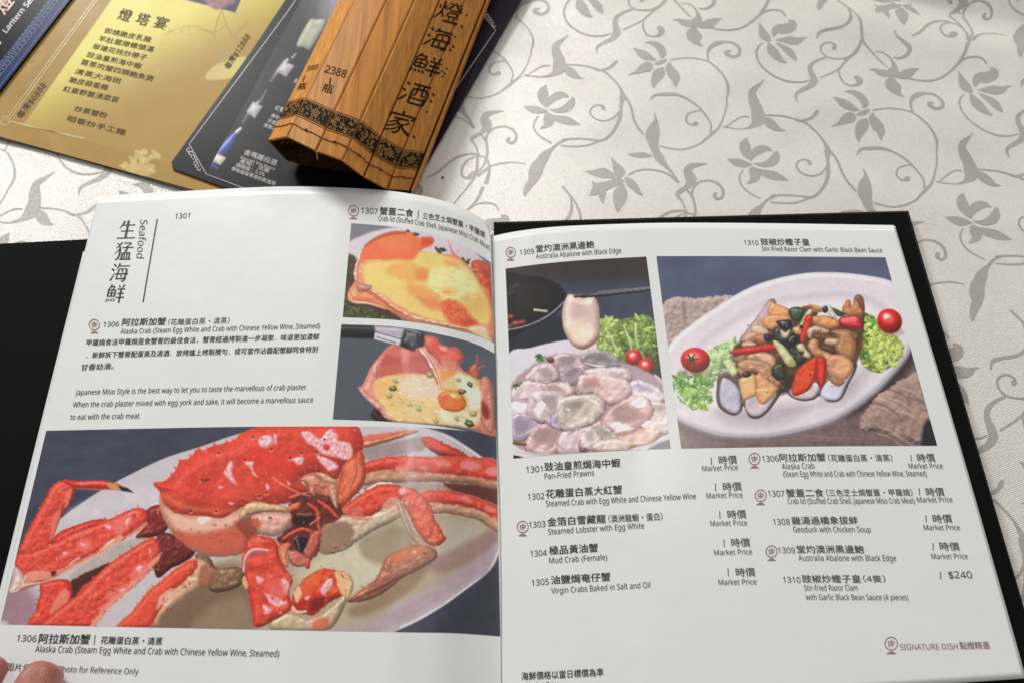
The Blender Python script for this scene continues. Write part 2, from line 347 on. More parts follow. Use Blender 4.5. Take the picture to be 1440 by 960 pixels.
    c.flat(K4([(400, 610), (560, 490), (750, 400), (860, 398), (760, 460), (640, 540), (430, 640)]), (184, 172, 164), edge=3)
    c.flat(K4([(400, 650), (560, 560), (650, 530), (610, 620), (500, 700), (410, 770)]), (84, 42, 38), edge=2.5, jag=2); sk(K4([(440, 720), (480, 660), (525, 640), (530, 670), (470, 720)]), (196, 66, 50))
    A = K4([(370, 60), (432, 92), (410, 180), (350, 270), (312, 380), (292, 440), (200, 490), (108, 480), (130, 410), (180, 310), (230, 220), (262, 160), (300, 90)])
    c.thorns(K4([(120, 440), (180, 310), (230, 220), (262, 160), (300, 90)]), 9, 3, red, 1); sk(A)
    for q in ([(310, 260), (350, 230), (330, 320), (300, 400), (285, 380)], [(380, 130), (415, 110), (400, 180), (370, 220)]): soft(K4(q), (228, 140, 120), 2.5, .7)
    c.spikes(A, 26, 1.3, base=(236, 150, 130)); wet(A, 16, 4)
    sk(K4([(300, 410), (350, 355), (430, 322), (520, 290), (612, 282), (590, 320), (500, 350), (400, 400), (320, 430)]), (190, 58, 46)); c.thorns(K4([(430, 325), (350, 358), (300, 405)]), 5, 3, (190, 60, 48), 1)
    sk(K4([(365, 58), (460, 64), (560, 58), (640, 68), (700, 92), (712, 116), (600, 112), (500, 108), (425, 104)]), (214, 64, 50)); c.limb(K4([(440, 78, 4), (560, 72, 4), (620, 80, 3)]), pink, bump=0, alpha=.7, spec=0)
    c.flat(K4([(610, 72), (690, 88), (720, 116), (640, 112)]), (208, 150, 104), edge=3); c.flat(K4([(676, 90), (730, 102), (770, 131), (700, 121)]), (44, 42, 50), edge=1.4, smooth=False); c.limb(K4([(440, 106, 3), (560, 112, 3), (640, 112, 3)]), (216, 150, 110), bump=0, spec=0, alpha=.8)
    Cc = K4([(240, 650), (390, 630), (412, 740), (330, 830), (250, 895), (160, 895), (200, 820), (212, 780), (232, 700)]); c.thorns(K4([(160, 885), (205, 800), (235, 670)]), 5, 3, red, 1); sk(Cc, (210, 68, 52)); soft(K4([(370, 680), (400, 740), (330, 810), (300, 850), (290, 790)]), (232, 150, 130), 3, .7)
    c.spikes(Cc, 14, 1.3, base=(236, 150, 130)); wet(Cc, 10, 4)
    B = K4([(100, 480), (180, 470), (300, 420), (420, 360), (560, 310), (680, 260), (760, 225), (820, 222), (852, 260), (842, 315), (770, 362), (680, 420), (560, 484), (430, 545), (330, 605), (230, 645), (150, 645), (90, 560)])
    c.thorns(K4([(300, 420), (420, 358), (600, 292), (690, 252), (770, 222), (830, 225)]), 9, 3, red, -1); sk(B, bump=1.6)
    soft(K4([(150, 590), (330, 570), (480, 505), (640, 425), (780, 340), (835, 300), (840, 320), (770, 365), (560, 488), (330, 608), (160, 648)]), (222, 158, 134), 3, .85); soft(K4([(560, 470), (640, 400), (700, 370), (680, 420)]), cream, 2.5, .8)
    for q in ([(640, 310), (730, 260), (760, 290), (720, 350), (660, 370), (650, 340)], [(440, 420), (500, 400), (530, 440), (480, 470)], [(340, 490), (390, 460), (400, 490), (360, 510)]): soft(K4(q), (232, 130, 124), 4, .75)
    for q in ([(600, 315), (640, 325), (630, 350)], [(715, 300), (745, 270), (740, 320)], [(465, 420), (495, 425), (480, 445)], [(360, 470), (385, 475), (370, 492)]): glint(K4(q))
    c.limb(K4([(400, 540, 3), (430, 520, 4), (460, 505, 3)]), (250, 226, 220), bump=0, spec=0); c.limb(K4([(600, 440, 4), (630, 420, 6), (655, 400, 3)]), (248, 226, 216), bump=0, spec=0, alpha=.8)
    c.spikes(B, 40, 1.3, base=(238, 150, 130)); wet(B, 34, 5); c.thorns(K4([(340, 600), (560, 485), (770, 362)]), 7, 2, (226, 160, 136), 1); c.flat(K4([(290, 590), (325, 575), (320, 600), (300, 612)]), (90, 40, 36), edge=2, jag=2)
    sk(K4([(88, 555), (130, 590), (146, 640), (120, 690), (66, 712), (54, 690), (80, 600)]), (222, 186, 178)); c.limb(K4([(70, 705, 3), (115, 680, 4), (150, 610, 4)]), (232, 196, 160), bump=0)
    c.blob(K4([(140, 650), (250, 640), (330, 612), (280, 640), (180, 672), (110, 690)]), (216, 160, 136), R=4, bump=1, edge=2, alpha=.8)
    D = K4([(240, 900), (380, 765), (480, 690), (560, 600), (640, 530), (760, 450), (865, 392), (912, 408), (926, 470), (890, 545), (820, 622), (720, 712), (620, 804), (560, 880), (520, 905)])
    c.thorns(K4([(400, 755), (560, 600), (650, 520), (760, 448), (870, 388)]), 7, 3.2, red, -1); sk(D, bump=1.6)
    soft(K4([(926, 470), (890, 545), (760, 676), (640, 785), (560, 885), (510, 905), (600, 775), (740, 655), (860, 530)]), (226, 168, 140), 3, .85)
    for q in ([(770, 560), (840, 530), (850, 590), (790, 640), (750, 620)], [(640, 690), (740, 650), (720, 700), (640, 740), (600, 730)], [(560, 800), (620, 760), (600, 810)]): soft(K4(q), (232, 128, 124), 4, .8)
    for q in ([(780, 560), (820, 555), (800, 590)], [(690, 690), (720, 680), (705, 700)], [(858, 455), (866, 480), (855, 490)]): glint(K4(q))
    for x, y in ((500, 820), (640, 690), (560, 740)): c.limb(K4([(x, y, 3), (x+20, y+6, 2), (x+36, y+16, 1)]), (90, 30, 26), bump=0, spec=0, alpha=.8)
    c.spikes(D, 34, 1.5, base=(230, 130, 110)); wet(D, 30, 5); c.thorns(K4([(926, 470), (890, 545), (760, 676), (600, 825)]), 7, 2, (226, 168, 140), -1)
    E = K4([(670, 905), (760, 810), (850, 700), (930, 630), (1020, 560), (1110, 508), (1180, 525), (1235, 590), (1212, 655), (1120, 692), (1010, 775), (930, 850), (890, 905)])
    sk(E, (208, 172, 140), bump=1.6); c.blob(K4([(670, 905), (760, 810), (850, 700), (930, 630), (1020, 560), (1112, 512), (1135, 560), (1060, 640), (970, 720), (910, 820), (850, 905)]), (212, 82, 58), R=9, amb=.78, bump=1.4, spec=.12, edge=3, jag=2)
    soft(K4([(1170, 540), (1235, 590), (1212, 655), (1150, 680), (1140, 610)]), (150, 88, 66), 4, .7)
    for q in ([(920, 720), (1000, 680), (960, 740), (900, 800)],): soft(K4(q), (240, 206, 190), 3, .7)
    c.spikes(E, 28, 1.6, base=(206, 96, 74)); wet(E, 16, 4); c.thorns(K4([(760, 808), (850, 698), (1020, 558), (1110, 508)]), 6, 2.6, (212, 90, 66), -1)
    # legs on the right
    sk(K3([(410, 82), (520, 56), (620, 30), (664, 36), (560, 72), (430, 108)]), (200, 136, 102)); soft(K3([(400, 60), (560, 36), (620, 30), (500, 62), (420, 80)]), (222, 96, 78), 3, .8)
    q = K3([(680, 66), (722, 60), (800, 95), (892, 146), (840, 156), (760, 142), (700, 104)]); c.thorns(K3([(690, 62), (800, 95), (890, 145)]), 6, 2.2, red, -1); sk(q); soft(K3([(720, 110), (800, 140), (840, 156), (760, 145)]), (96, 34, 30), 3, .7); wet(q, 8, 3)
    soft(K3([(780, 268), (900, 272), (1035, 296), (1035, 380), (930, 332), (830, 305)]), (102, 50, 44), 4, .95)
    R1 = K3([(422, 182), (500, 156), (620, 146), (760, 150), (900, 150), (1036, 172), (1036, 292), (900, 272), (760, 262), (600, 264), (480, 272), (412, 272)])
    c.thorns(K3([(430, 178), (500, 156), (620, 146), (760, 150), (900, 150), (1030, 170)]), 9, 2.6, red, -1); sk(R1, (192, 146, 116), bump=1.4)
    c.blob(K3([(422, 180), (500, 156), (620, 146), (760, 150), (900, 150), (1036, 172), (1036, 252), (900, 238), (760, 226), (640, 216), (520, 206), (424, 222)]), red, R=8, amb=.78, bump=1.4, spec=.15, edge=2.4, jag=2.4)
    for x, y, rx, ry in ((780, 180, 34, 14), (900, 190, 50, 20), (1000, 215, 30, 22), (590, 200, 30, 12), (690, 200, 16, 9)): c.oval(*K3([(x, y)])[0], rx/3.2, ry/3.2, 8, flat=True, col=(236, 156, 158), edge=4, alpha=.75, jag=2)
    c.spikes(R1, 44, 1.2, base=(228, 120, 100)); wet(R1, 30, 5)
    R2 = K3([(678, 312), (740, 298), (850, 310), (950, 340), (1036, 382), (1036, 494), (930, 432), (800, 406), (700, 402), (680, 362)])
    c.thorns(K3([(690, 305), (750, 297), (850, 309), (950, 339), (1030, 378)]), 7, 2.4, red, -1); sk(R2, (196, 156, 124), bump=1.4)
    c.blob(K3([(678, 312), (740, 298), (850, 310), (950, 340), (1036, 382), (1036, 440), (960, 398), (870, 372), (760, 356), (690, 350)]), red, R=8, amb=.78, bump=1.4, spec=.15, edge=2.4, jag=2.2)
    for x, y, rx, ry in ((880, 340, 34, 12), (990, 385, 30, 14), (1010, 425, 14, 14)): c.oval(*K3([(x, y)])[0], rx/3.2, ry/3.2, 20, flat=True, col=(236, 150, 150), edge=4, alpha=.75, jag=2)
    c.spikes(R2, 30, 1.2, base=(228, 130, 108)); wet(R2, 18, 4)
    # pincer on the right
    U = K3([(300, 412), (430, 400), (520, 380), (580, 340), (606, 400), (540, 446), (480, 474), (400, 524), (330, 572), (230, 584), (215, 480), (280, 430)])
    sk(U, (198, 178, 152), bump=1.6); soft(K3([(215, 470), (330, 436), (380, 490), (330, 556), (225, 578)]), (146, 118, 98), 5, .85); c.spikes(K3([(240, 570), (340, 540), (400, 500), (420, 520), (330, 580), (240, 590)]), 20, 1.1, base=(120, 80, 60)); 
    UA = K3([(296, 404), (350, 356), (410, 316), (480, 280), (560, 274), (604, 290), (604, 330), (560, 366), (500, 388), (440, 418), (360, 412)])
    c.limb(K3([(425, 312, 5), (480, 274, 6), (545, 268, 4)]), (236, 228, 214), bump=.3); c.thorns(K3([(310, 395), (410, 314), (490, 276), (590, 280)]), 7, 3, red, -1); sk(UA, (214, 78, 58), bump=1.6)
    soft(K3([(330, 396), (400, 370), (420, 410), (460, 430), (380, 430)]), (206, 120, 110), 4, .7); soft(K3([(500, 390), (520, 350), (560, 330), (590, 350), (560, 376)]), (214, 176, 148), 4, .8); c.spikes(UA, 14, 1.6, base=(232, 130, 106)); wet(UA, 12, 4)
    sk(K3([(576, 340), (610, 400), (640, 480), (700, 530), (745, 560), (742, 606), (690, 570), (640, 520), (606, 470), (572, 390)]), (204, 168, 146))
    FA = K3([(580, 300), (620, 284), (672, 308), (722, 368), (744, 430), (780, 498), (792, 516), (762, 546), (716, 545), (664, 490), (628, 420), (596, 360)])
    c.thorns(K3([(650, 296), (722, 368), (746, 430), (786, 500)]), 6, 3, (222, 100, 70), -1); sk(FA, (218, 92, 66), bump=2.6, bsc=7, amb=.68, spec=.2); c.spikes(FA, 14, 2.2, base=(240, 170, 140)); soft(K3([(580, 296), (610, 286), (606, 310), (590, 322)]), (238, 190, 180), 2, .9); wet(FA, 10, 3)
    LW = K3([(520, 602), (560, 580), (640, 546), (712, 552), (752, 582), (742, 612), (680, 652), (600, 692), (540, 742), (450, 792), (345, 802), (400, 752), (480, 690)])
    c.thorns(K3([(400, 750), (480, 690), (520, 604)]), 5, 2, (150, 96, 80), -1); c.thorns(K3([(740, 612), (680, 652), (600, 692), (480, 780)]), 6, 2, (150, 96, 80), -1); sk(LW, (172, 118, 94), bump=2, bsc=6, amb=.66)
    soft(K3([(536, 596), (640, 550), (704, 560), (650, 596), (570, 624)]), (208, 126, 84), 4, .85); soft(K3([(480, 700), (600, 670), (540, 730), (420, 780)]), (150, 96, 80), 4, .6); c.limb(K3([(350, 797, 2), (480, 745, 4), (600, 680, 3)]), (86, 48, 42), spec=0, bump=0, alpha=.7); c.spikes(LW, 50, .9, base=(150, 92, 74)); glint(K3([(640, 575), (660, 572), (650, 590)]))
    # underside of the body
    bod = K1([(105, 400), (130, 470), (200, 530), (400, 545), (470, 560), (560, 520), (640, 460), (800, 490), (900, 540), (890, 600), (820, 660), (760, 672), (700, 660), (640, 700), (610, 765), (530, 787), (420, 792), (330, 772), (240, 712), (170, 640), (108, 520)])
    c.blob(bod, (206, 148, 126), R=14, bump=1.2, bsc=12, spec=.08, amb=.7, var=.06, jag=1)
    soft(K1([(180, 640), (300, 655), (450, 640), (570, 590), (640, 640), (610, 740), (520, 775), (400, 770), (280, 720)]), (196, 88, 68), 9, .7); soft(K1([(130, 500), (260, 560), (400, 560), (540, 545), (520, 610), (340, 640), (200, 620)]), (226, 188, 166), 7, .8)
    soft(K1([(330, 560), (410, 545), (405, 570), (350, 600)]), (246, 228, 216), 3, .7)
    for k in range(26): c.oval(*K1([(200+c.rs.rand()*400, 600+c.rs.rand()*150)])[0], 1+2.5*c.rs.rand(), 1+1.5*c.rs.rand(), 0, flat=True, col=(190, 70, 52), edge=2, alpha=.55)
    soft(K1([(560, 590), (650, 545), (690, 560), (680, 640), (640, 690), (600, 660)]), (140, 70, 54), 4, .75)
    sk(K1([(620, 470), (760, 466), (860, 496), (885, 530), (700, 536), (620, 560), (570, 570)]), (204, 170, 134)); sk(K1([(650, 562), (700, 532), (820, 528), (897, 545), (887, 604), (820, 660), (760, 670), (690, 642)]), (214, 164, 148), R=12); soft(K1([(650, 570), (690, 560), (700, 620), (660, 610)]), (190, 96, 70), 4, .8); c.oval(*K1([(762, 560)])[0], 3, 1.4, flat=True, col=(110, 50, 48), edge=1.5)
    c.limb(K1([(620, 540, 3), (720, 520, 3), (860, 520, 3)]), (120, 60, 46), spec=0, bump=0, alpha=.6)
    # carapace
    sk(K1([(1040, 200), (1250, 150), (1300, 200), (1220, 300), (1180, 480), (1060, 440), (950, 320)]), (196, 116, 88), bump=2, amb=.7)
    car = K1([(65, 355), (120, 345), (170, 310), (205, 265), (225, 222), (268, 210), (300, 185), (326, 150), (365, 156), (412, 136), (440, 132), (480, 118), (540, 100), (575, 70), (620, 45), (680, 20), (800, 0), (1000, -10), (1250, -5), (1312, 80), (1312, 160), (1250, 200), (1190, 260), (1160, 330), (1090, 330), (1050, 290), (960, 310), (950, 350), (1000, 400), (930, 420), (890, 462), (800, 482), (700, 466), (630, 474), (560, 522), (470, 562), (400, 552), (300, 546), (200, 532), (130, 470), (108, 410)])
    c.thorns(K1([(150, 325), (205, 265), (228, 220), (268, 208), (326, 148), (365, 152), (412, 130), (480, 114), (560, 84), (620, 42)]), 10, 3.4, red, -1)
    c.blob(car, red, R=26, bump=2.4, bsc=9, spec=.08, amb=.74, var=.11, jag=1.1, edge=1.2, patch=.1, pcol=(228, 116, 96))
    soft(K1([(110, 420), (200, 500), (400, 530), (470, 540), (560, 505), (500, 500), (300, 490), (170, 430)]), (226, 120, 84), 7, .65)
    soft(K1([(440, 350), (600, 360), (760, 390), (700, 440), (560, 470), (420, 440)]), (226, 96, 80), 12, .5); soft(K1([(640, 150), (860, 180), (960, 260), (760, 300), (620, 240)]), (220, 66, 50), 14, .5)
    for q in ([(520, 225), (546, 228), (536, 280), (550, 330), (562, 365), (520, 338), (488, 292), (505, 262)], [(700, 82), (758, 70), (782, 108), (750, 142), (702, 136)], [(612, 235), (664, 226), (660, 268), (690, 318), (660, 306), (640, 262)], [(890, 210), (930, 200), (962, 206), (950, 246), (905, 232)],
              [(948, 60), (1000, 48), (1058, 92), (1100, 44), (1135, 28), (1162, 60), (1172, 102), (1240, 118), (1252, 200), (1200, 222), (1150, 200), (1080, 182), (1030, 140), (980, 112)], [(1040, 190), (1100, 204), (1170, 252), (1120, 282), (1068, 240)], [(740, 355), (762, 380), (745, 400)], [(515, 470), (548, 475), (530, 492)], [(450, 375), (480, 380), (462, 392)], [(860, 345), (885, 350), (870, 372)], [(780, 70), (800, 66), (800, 120), (786, 112)]): glint(K1(q))
    c.oval(*K1([(1098, 142)])[0], 5, 4.6, flat=True, col=(212, 66, 70), edge=2); c.limb(K1([(1010, 160, 6), (1090, 195, 5), (1220, 220, 5)]), (216, 74, 66), spec=0, bump=0, alpha=.8); c.limb(K1([(960, 100, 4), (1010, 150, 5), (1040, 180, 4)]), (216, 74, 66), spec=0, bump=0, alpha=.7)
    c.spikes(car, 150, 1.5, base=(222, 92, 72), tip=(176, 46, 36)); c.spikes(car, 64, 1.5, base=(236, 130, 108)); wet(car, 40, 4)
    for k in range(7): c.spikes(K1([(900+20*k, 430+40*k), (960+20*k, 430+40*k), (1010+10*k, 500+30*k), (920+10*k, 500+30*k)]), 5, 2, base=((206, 110, 84), (190, 90, 70), (224, 160, 130))[k % 3])
    for x, y in ((355, 335), (700, 432), (740, 410), (440, 522), (290, 520), (610, 215), (455, 175), (770, 152), (950, 175), (880, 205), (1040, 170), (1050, 285), (1085, 92), (660, 80), (595, 490)):
        c.oval(*K1([(x, y+8)])[0], 3, 2.2, flat=True, col=(240, 150, 120), edge=2, alpha=.7); c.oval(*K1([(x, y)])[0], 1.6, 1.3, flat=True, col=(46, 18, 18), edge=1.2)
    c.limb(K1([(360, 345, 7), (380, 335, 9), (405, 330, 5)]), (120, 36, 34), spec=0, bump=0, alpha=.6)
    lobe = K1([(1190, 260), (1250, 200), (1310, 160), (1332, 300), (1300, 390), (1210, 480), (1160, 522), (1150, 440), (1176, 340)]); sk(lobe, (206, 96, 66), bump=1.8); soft(K1([(1230, 240), (1290, 220), (1300, 330), (1240, 400), (1200, 420)]), (220, 140, 104), 5, .6); c.spikes(lobe, 14, 1.3, base=(230, 150, 120)); wet(lobe, 10, 4); c.limb(K1([(1270, 190, 3), (1275, 300, 3), (1240, 380, 3)]), (160, 64, 46), spec=0, bump=0, alpha=.6)
    # face
    c.flat(K1([(880, 462), (1000, 410), (1170, 470), (1180, 560), (1070, 620), (1060, 740), (990, 810), (900, 770), (800, 690), (890, 600)]), (110, 52, 44), edge=3, jag=2.5, var=.3, bsc=4)
    c.flat(K1([(900, 560), (980, 545), (1040, 560), (1020, 600), (940, 615), (900, 590)]), (44, 28, 30), edge=4, alpha=.85); c.flat(K1([(910, 690), (980, 680), (990, 740), (930, 760)]), (34, 30, 36), edge=3); c.limb(K1([(905, 680, 5), (925, 700, 6), (935, 750, 4)]), (170, 160, 170), spec=0, bump=0, alpha=.6)
    sk(K1([(940, 330), (1010, 304), (1060, 330), (1102, 368), (1070, 388), (1032, 372), (1026, 430), (1000, 410), (984, 362)]), (200, 134, 114), bump=1.8, spec=.25, R=4); sk(K1([(1040, 300), (1090, 300), (1160, 340), (1140, 360), (1080, 340)]), (206, 166, 130), R=4); sk(K1([(1112, 372), (1162, 366), (1168, 500), (1142, 484), (1108, 430)]), (188, 130, 104), R=4, bump=1.6)
    sk(K1([(860, 500), (900, 476), (945, 470), (930, 506), (880, 520)]), (212, 110, 84), R=3); sk(K1([(1060, 440), (1110, 430), (1120, 470), (1070, 480)]), (110, 54, 46), R=4); c.limb(K1([(930, 540, 10), (980, 545, 12), (1010, 540, 8)]), (140, 84, 74), bump=.6, alpha=.8)
    sk(K1([(1010, 650), (1062, 640), (1056, 700), (1040, 745), (1000, 805), (960, 770), (980, 720)]), (182, 100, 86), R=5); sk(K1([(870, 770), (920, 758), (990, 800), (1000, 826), (960, 850), (890, 840)]), (190, 112, 96), R=5); c.limb(K1([(990, 815, 12), (985, 850, 14)]), (206, 80, 58), bump=.6)
    for q, col in (([(1050, 460, 8), (1108, 500, 9), (1164, 560, 6)], (222, 86, 60)), ([(988, 478, 9), (1040, 518, 9), (1048, 600, 8), (1062, 650, 7)], (214, 82, 60)), ([(842, 684, 8), (900, 646, 9), (968, 626, 8), (1022, 652, 6)], (206, 84, 64)), ([(1130, 400, 5), (1140, 440, 6), (1150, 490, 4)], (226, 190, 160)), ([(880, 440, 6), (940, 420, 6), (1000, 430, 5)], (196, 110, 84)), ([(1000, 600, 6), (1030, 580, 6), (1060, 560, 5)], (190, 110, 100))):
        c.limb(K1(q), col, bump=.5, spec=.15, amb=.7, jag=.8)
    c.limb(K1([(775, 322, 4), (850, 372, 5), (940, 416, 5)]), (222, 146, 104), bump=0, spec=.1); c.limb(K1([(560, 430, 1.5), (700, 470, 1.5), (860, 520, 1.5)]), (236, 170, 140), bump=0, spec=0, alpha=.7)
    wet(K1([(900, 300), (1170, 330), (1170, 560), (1040, 780), (860, 660)]), 30, 3)
    # claws in front
    sk(z2([(190, 840), (300, 862), (390, 800), (430, 760), (470, 700), (440, 800), (400, 880), (345, 920), (140, 920), (120, 880)]), (190, 170, 140), bump=1.6, amb=.66); soft(z2([(300, 880), (340, 860), (370, 880), (350, 915), (300, 915)]), (206, 110, 84), 4, .8)
    G = z2([(20, 540), (62, 518), (140, 536), (158, 600), (180, 650), (214, 700), (200, 760), (212, 822), (160, 862), (60, 905), (40, 820), (12, 700), (0, 620)])
    c.thorns(z2([(10, 580), (40, 525), (100, 522), (150, 560), (180, 650), (216, 705)]), 8, 4, red, -1); sk(G, bump=3, bsc=11, amb=.7, spec=.14); c.thorns(z2([(5, 640), (15, 720), (42, 820)]), 4, 3, red, 1)
    for q in ([(100, 760), (150, 780), (190, 800), (150, 820), (120, 800)], [(170, 700), (200, 720), (190, 770), (170, 740)], [(60, 690), (90, 700), (70, 720)], [(90, 810), (130, 830), (100, 850)]): glint(z2(q))
    soft(z2([(100, 720), (160, 700), (190, 760), (140, 800)]), (230, 120, 110), 5, .6); c.limb(z2([(8, 668, 5), (16, 612, 7), (50, 578, 8), (112, 580, 5)]), (228, 186, 190), bump=0, spec=0); c.limb(z2([(14, 660, 3), (26, 610, 3), (60, 590, 3), (100, 592, 2)]), (190, 110, 110), bump=0, spec=0)
    c.spikes(G, 16, 2.3, base=(236, 140, 110)); wet(G, 24, 4); soft(z2([(0, 700), (14, 690), (24, 740), (8, 730)]), (220, 180, 130), 2, .9)
    sk(z2([(160, 560), (205, 550), (190, 600), (200, 640), (180, 650), (160, 610)]), (216, 140, 100), R=4); c.thorns(z2([(160, 560), (205, 552)]), 2, 4, (222, 100, 70), -1)
    sk(z2([(395, 665), (440, 672), (468, 700), (466, 752), (442, 792), (428, 740), (410, 700)]), (222, 184, 136), R=4, bump=2.4)
    Hh = z2([(212, 782), (248, 716), (325, 660), (395, 664), (436, 696), (428, 768), (362, 800), (300, 852), (232, 832)]); sk(Hh, (206, 76, 46), bump=3.4, bsc=8, amb=.68, spec=.12, patch=.3, pcol=(226, 130, 100), jag=2.5)
    soft(z2([(225, 790), (280, 770), (350, 780), (360, 800), (300, 850), (235, 830)]), (170, 46, 34), 6, .7); glint(z2([(330, 745), (360, 705), (385, 700), (375, 740), (345, 770)])); glint(z2([(262, 778), (290, 772), (275, 790)])); c.spikes(Hh, 12, 1.8, base=(240, 150, 120)); wet(Hh, 12, 4)
    soft(z2([(236, 744), (300, 690), (330, 700), (280, 760), (240, 790)]), (226, 108, 66), 4, .8); soft(z2([(390, 668), (436, 696), (440, 740), (424, 770), (404, 720)]), (228, 190, 146), 2.5, .95); soft(z2([(300, 790), (350, 776), (330, 820), (290, 840)]), (120, 34, 28), 4, .8); soft(z2([(220, 760), (240, 730), (250, 760), (232, 800)]), (236, 206, 176), 2, .8); c.thorns(z2([(240, 722), (325, 658), (398, 662), (440, 696)]), 5, 3, (222, 130, 90), -1)
    c.limb(z2([(214, 822, 6), (235, 842, 8), (270, 838, 6)]), (238, 196, 166), bump=.3, spec=0); c.limb(z2([(255, 700, 5), (320, 662, 6)]), (224, 170, 110), bump=.3, spec=0, alpha=.8)
    return c

def paint_abalone():
    c = Print(704, 352, 950, 652, seed=31).frame(690, 290, 2.667)
    c.fill((64, 62, 64), 5, 40)
    c.flat([(230, 260), (600, 250), (640, 480), (620, 640), (200, 560)], (70, 76, 96), edge=20, alpha=.9, var=.1)
    c.flat([(50, 440), (240, 400), (280, 500), (60, 600)], (48, 50, 62), edge=10)
    c.flat([(40, 180), (620, 180), (620, 270), (300, 290), (40, 270)], (62, 56, 54), edge=14, alpha=.9)
    c.flat([(30, 268), (150, 262), (230, 280), (278, 320), (275, 372), (220, 420), (140, 460), (30, 500)], (30, 27, 30), edge=2)
    c.flat([(40, 300), (150, 295), (220, 320), (200, 380), (120, 400), (40, 400)], (44, 38, 40), edge=10, alpha=.8)
    c.limb([(40, 468, 3), (140, 447, 3), (220, 408, 3), (274, 360, 3)], (150, 150, 156), bump=0, spec=0, amb=1)
    for x, y, r in ((75, 415, 14), (95, 440, 18), (120, 435, 12), (70, 450, 10)): c.oval(x, y, r, r*.6, -10, col=(186, 96, 50), edge=4, alpha=.85)
    c.limb([(165, 390, 5), (210, 395, 5)], (180, 176, 150), bump=0)
    for x, y in ((75, 325), (90, 300)): c.oval(x, y, 14, 4, -20, flat=True, col=(110, 104, 110), edge=6, alpha=.6)
    c.flat([(60, 575), (150, 530), (300, 500), (420, 510), (560, 600), (650, 660), (700, 820), (690, 900), (560, 950), (90, 950), (60, 900)], (214, 208, 216), var=.02)
    c.flat([(600, 600), (640, 630), (700, 700), (700, 560)], (60, 50, 50), edge=6, alpha=.8)
    # greens and tomatoes
    c.blob([(395, 440), (430, 420), (480, 440), (500, 520), (510, 590), (440, 570), (400, 530)], (150, 172, 96), bump=3, bsc=6, var=.3, spec=.1, jag=3)
    c.frill([(385, 430), (440, 415), (500, 440), (505, 560), (460, 560), (400, 520)], 110, (176, 198, 120), 4)
    c.blob([(480, 440), (560, 410), (620, 440), (640, 560), (600, 640), (520, 600), (490, 520)], (120, 142, 70), bump=3, bsc=6, var=.35, spec=.1, jag=3)
    c.frill([(480, 430), (560, 405), (625, 430), (630, 520), (560, 540), (500, 520)], 110, (160, 190, 96), 4)
    c.frill([(600, 520), (640, 560), (640, 620), (590, 650), (540, 620)], 50, (110, 84, 50), 3.5)
    for q in ([(500, 450, 3), (520, 500, 5), (530, 540, 3)], [(545, 440, 3), (545, 490, 5), (555, 530, 3)], [(430, 460, 3), (460, 510, 4), (480, 560, 3)]): c.limb(q, (206, 218, 160), bump=0)
    for x, y in ((537, 567), (583, 600)):
        c.oval(x, y, 31, 31, col=(206, 44, 40), spec=.7, bump=.2, amb=.5)
    c.frill([(165, 560), (200, 550), (205, 580), (180, 590)], 10, (70, 120, 60), 3)
    c.frill([(80, 680), (120, 650), (130, 660), (90, 690)], 8, (90, 120, 70), 3)
    # slices, thin and glossy, one over another
    org = c.org; c.frame(710, 480, 5.647)
    def slice_(p, col, dark=None, hi=(236, 222, 220)):
        q = [(x+8, y+14) for x, y in p]; c.soft(q, (108, 82, 86), 3.5, .7)
        c.blob(p, col, R=5, bump=2.2, bsc=9, spec=.22, amb=.8, var=.07, rim=-.14, jag=1.6)
        for k in range(3):
            t = c.rs.rand()*len(p); a_ = np.array(p[int(t)]); m_ = np.mean(p, 0); v_ = a_+(m_-a_)*(.12+.2*c.rs.rand()); c.oval(v_[0], v_[1], 16+26*c.rs.rand(), 4+5*c.rs.rand(), c.rs.rand()*180, flat=True, col=hi if k < 2 else (150, 122, 128), edge=2.5, alpha=.55, jag=2)
        if dark: c.soft(dark, np.array(col)*.84, 7, .8)
    mv, gr, pk, cr_ = (186, 170, 178), (152, 146, 148), (206, 180, 176), (204, 190, 182)
    c.soft([(40, 380), (200, 200), (420, 100), (900, 150), (1250, 330), (1320, 700), (900, 860), (400, 890), (60, 800)], (176, 156, 158), 4, 1)
    slice_([(370, 150), (420, 100), (500, 86), (580, 110), (620, 170), (560, 220), (450, 250), (400, 200)], (180, 162, 164), [(440, 120), (540, 110), (560, 170), (450, 200)])
    slice_([(600, 120), (650, 80), (740, 62), (840, 90), (900, 150), (905, 200), (800, 205), (680, 190), (620, 160)], gr, [(640, 120), (760, 90), (870, 160), (760, 160)])
    c.limb([(640, 170, 5), (720, 192, 8), (800, 190, 4)], (226, 216, 216), bump=.3)
    slice_([(430, 260), (520, 200), (620, 170), (660, 220), (600, 290), (540, 335), (440, 310)], (168, 150, 158), [(470, 240), (560, 200), (600, 240), (500, 290)])
    slice_([(640, 230), (760, 205), (940, 205), (985, 240), (995, 300), (900, 310), (700, 270)], (198, 180, 178))
    slice_([(160, 300), (200, 230), (270, 180), (350, 175), (415, 230), (415, 290), (340, 320), (250, 310)], (196, 178, 174), [(280, 220), (370, 220), (380, 280), (300, 290)])
    slice_([(50, 400), (100, 340), (200, 310), (300, 340), (310, 420), (200, 480), (80, 490)], (198, 178, 180))
    slice_([(280, 330), (380, 320), (500, 330), (548, 380), (545, 420), (460, 440), (330, 400)], (204, 180, 176), [(330, 340), (440, 350), (460, 400), (350, 385)])
    slice_([(50, 490), (150, 480), (200, 520), (170, 590), (60, 600)], (206, 194, 202)); slice_([(55, 580), (180, 570), (290, 640), (220, 720), (120, 780), (60, 760)], (178, 164, 182), [(80, 620), (200, 620), (180, 700), (90, 720)])
